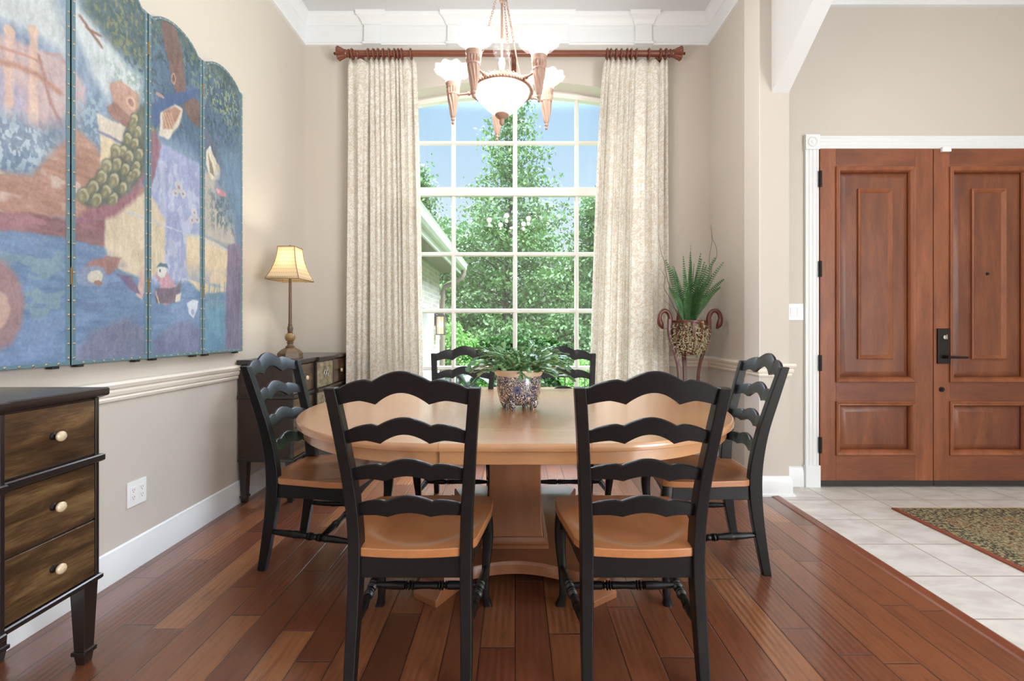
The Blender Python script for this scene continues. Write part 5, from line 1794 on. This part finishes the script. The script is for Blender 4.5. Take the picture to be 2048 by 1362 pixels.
bush('bright green rounded shrub just beyond the brick wing', -1.38, 10.2, .85, 1.72, 9000, .075, M['shrub'], 1)
bush('light green shrub low behind the right end of the railing', 1.6, 9.0, .8, 1.10, 7000, .075, M['shrub'], 2)
HG = 'dark green shrubs at the foot of the trees'
for i, (x, y, w, h) in enumerate([(-3.0, 11.3, 1.2, 1.9), (.1, 11.2, 1.1, 1.75), (1.2, 11.6, 1.2, 2.1), (3.1, 11.0, 1.3, 1.7), (-.9, 12.2, 1.1, 2.3), (4.8, 12, 1.4, 2.2)]):
    bush('dark green shrub in the thicket at the foot of the trees', x, y, w, h, 6500, .11, M['tree2'], 30 + i, group=HG)

# dark broad-leaved plant close to the glass
hp = thing('broad_leaf_plant', 'dark silvery-leaved plant outside, close to the window behind the far left chair', 'plant', (-.62, 5.35, ZG))
rr = random.Random(9)
mb = MB()
for i in range(54):
    a = 2.4 * i; L_ = rr.uniform(.28, .46); h0 = rr.uniform(.45, 1.05)
    d = Vector((math.cos(a), math.sin(a), 0)); s0 = d * rr.uniform(.05, .32) + Vector((0, 0, h0))
    pts = [s0 + d * L_ * q / 7 + Vector((0, 0, .16 * math.sin(PI * .75 * q / 7) - .12 * (q / 7) ** 2)) for q in range(8)]
    leaf_strip(mb, pts, [w * L_ for w in (.02, .13, .2, .22, .2, .15, .08, .005)], Vector((0, 0, 1)))
mb.build('leaf_rosette', M['hosta'], hp, 60, solid=.003, fix=False)
mb = MB()
for i in range(16):
    a = 2.4 * i
    mb.tube([(.02 * math.cos(a), .02 * math.sin(a), 0), (.12 * math.cos(a), .12 * math.sin(a), .45), (.24 * math.cos(a), .24 * math.sin(a), .92)], [.012, .009, .006], 6)
mb.build('stalks', M['twig'], hp, 50)

# ================================================================== LIGHT
def area(name, loc, rot, sx, sy, e, col=(1, 1, 1)):
    l = bpy.data.lights.new(name, 'AREA'); l.shape = 'RECTANGLE'; l.size = sx; l.size_y = sy; l.energy = e; l.color = col
    o = bpy.data.objects.new(name, l); COL.objects.link(o); o.location = loc; o.rotation_euler = rot
    return o


area('living_side_fill_light', (XW + .03, -2.5, 1.7), (0, -PI / 2, 0), 2.6, 2.8, 340, (.9, .96, 1))  # unseen fill light added on the left, no window is built there
area('foyer_side_fill_light', (XE - .03, -2.5, 1.5), (0, PI / 2, 0), 2.4, 3.0, 330, (.9, .96, 1))  # added out-of-view fill from the right, brightens the lower left wall
area('foyer_ceiling_fill_light', (3.2, .9, ZF - .05), (0, 0, 0), .6, .6, 18, (1, .97, .92))  # soft overhead fill added for the foyer, no fixture modelled
ld = bpy.data.lights.new('table_lamp_light', 'POINT'); ld.energy = 10; ld.color = (1, .88, .70); ld.shadow_soft_size = .035
lo = bpy.data.objects.new('table_lamp_light', ld); COL.objects.link(lo); lo.parent = lp; lo.location = (0, 0, .735)

w = bpy.data.worlds.new('sky'); SC.world = w; w.use_nodes = True
t = w.node_tree; t.nodes.clear()
def wn(typ, **kw):
    nd = t.nodes.new('ShaderNode' + typ)
    for a, b_ in kw.items():
        setattr(nd, a, b_)
    return nd
tc = wn('TexCoord'); sp = wn('SeparateXYZ'); t.links.new(tc.outputs['Generated'], sp.inputs[0])
rp = wn('ValToRGB'); el = rp.color_ramp.elements
cols = [(0.0, rgb(238, 244, 250)), (.18, rgb(222, 240, 254)), (.30, rgb(202, 233, 255)), (.44, rgb(184, 224, 255)), (.6, rgb(226, 236, 252)), (1.0, rgb(236, 242, 252))]
while len(el) < len(cols):
    el.new(.5)
for e_, (p_, c_) in zip(el, cols):
    e_.position = p_; e_.color = c_
t.links.new(sp.outputs[2], rp.inputs[0])
mr = wn('MapRange'); mr.interpolation_type = 'SMOOTHSTEP'; t.links.new(sp.outputs[2], mr.inputs[0])
for i_, v_ in ((1, .42), (2, .60), (3, 0.9), (4, 21.0)):
    mr.inputs[i_].default_value = v_
bg = wn('Background'); ow = wn('OutputWorld')
t.links.new(rp.outputs[0], bg.inputs[0]); t.links.new(mr.outputs[0], bg.inputs[1]); t.links.new(bg.outputs[0], ow.inputs[0])

# ================================================================== CAMERA
cam = bpy.data.cameras.new('camera'); co = bpy.data.objects.new('camera', cam); COL.objects.link(co)
co.location = (0, 0, H); co.rotation_euler = (PI / 2, 0, 0)
cam.sensor_fit = 'HORIZONTAL'; cam.sensor_width = 36; cam.lens = F / 2048 * 36
cam.shift_x = (1024 - CX) / 2048; cam.shift_y = (CY - 681) / 2048
cam.clip_start = .05; cam.clip_end = 200
SC.camera = co
vs = SC.view_settings
SC.display_settings.display_device = 'sRGB'
vs.view_transform = 'Standard'; vs.look = 'None'; vs.gamma = 1.0; vs.exposure = 0.12; vs.use_curve_mapping = False
cy = SC.cycles
cy.use_denoising = True
try:
    cy.denoiser = 'OPENIMAGEDENOISE'
except Exception:
    pass
cy.sample_clamp_indirect = 6.0
cy.caustics_reflective = False; cy.caustics_refractive = False
cy.max_bounces = 8; cy.diffuse_bounces = 4; cy.glossy_bounces = 4; cy.transmission_bounces = 6; cy.transparent_max_bounces = 16
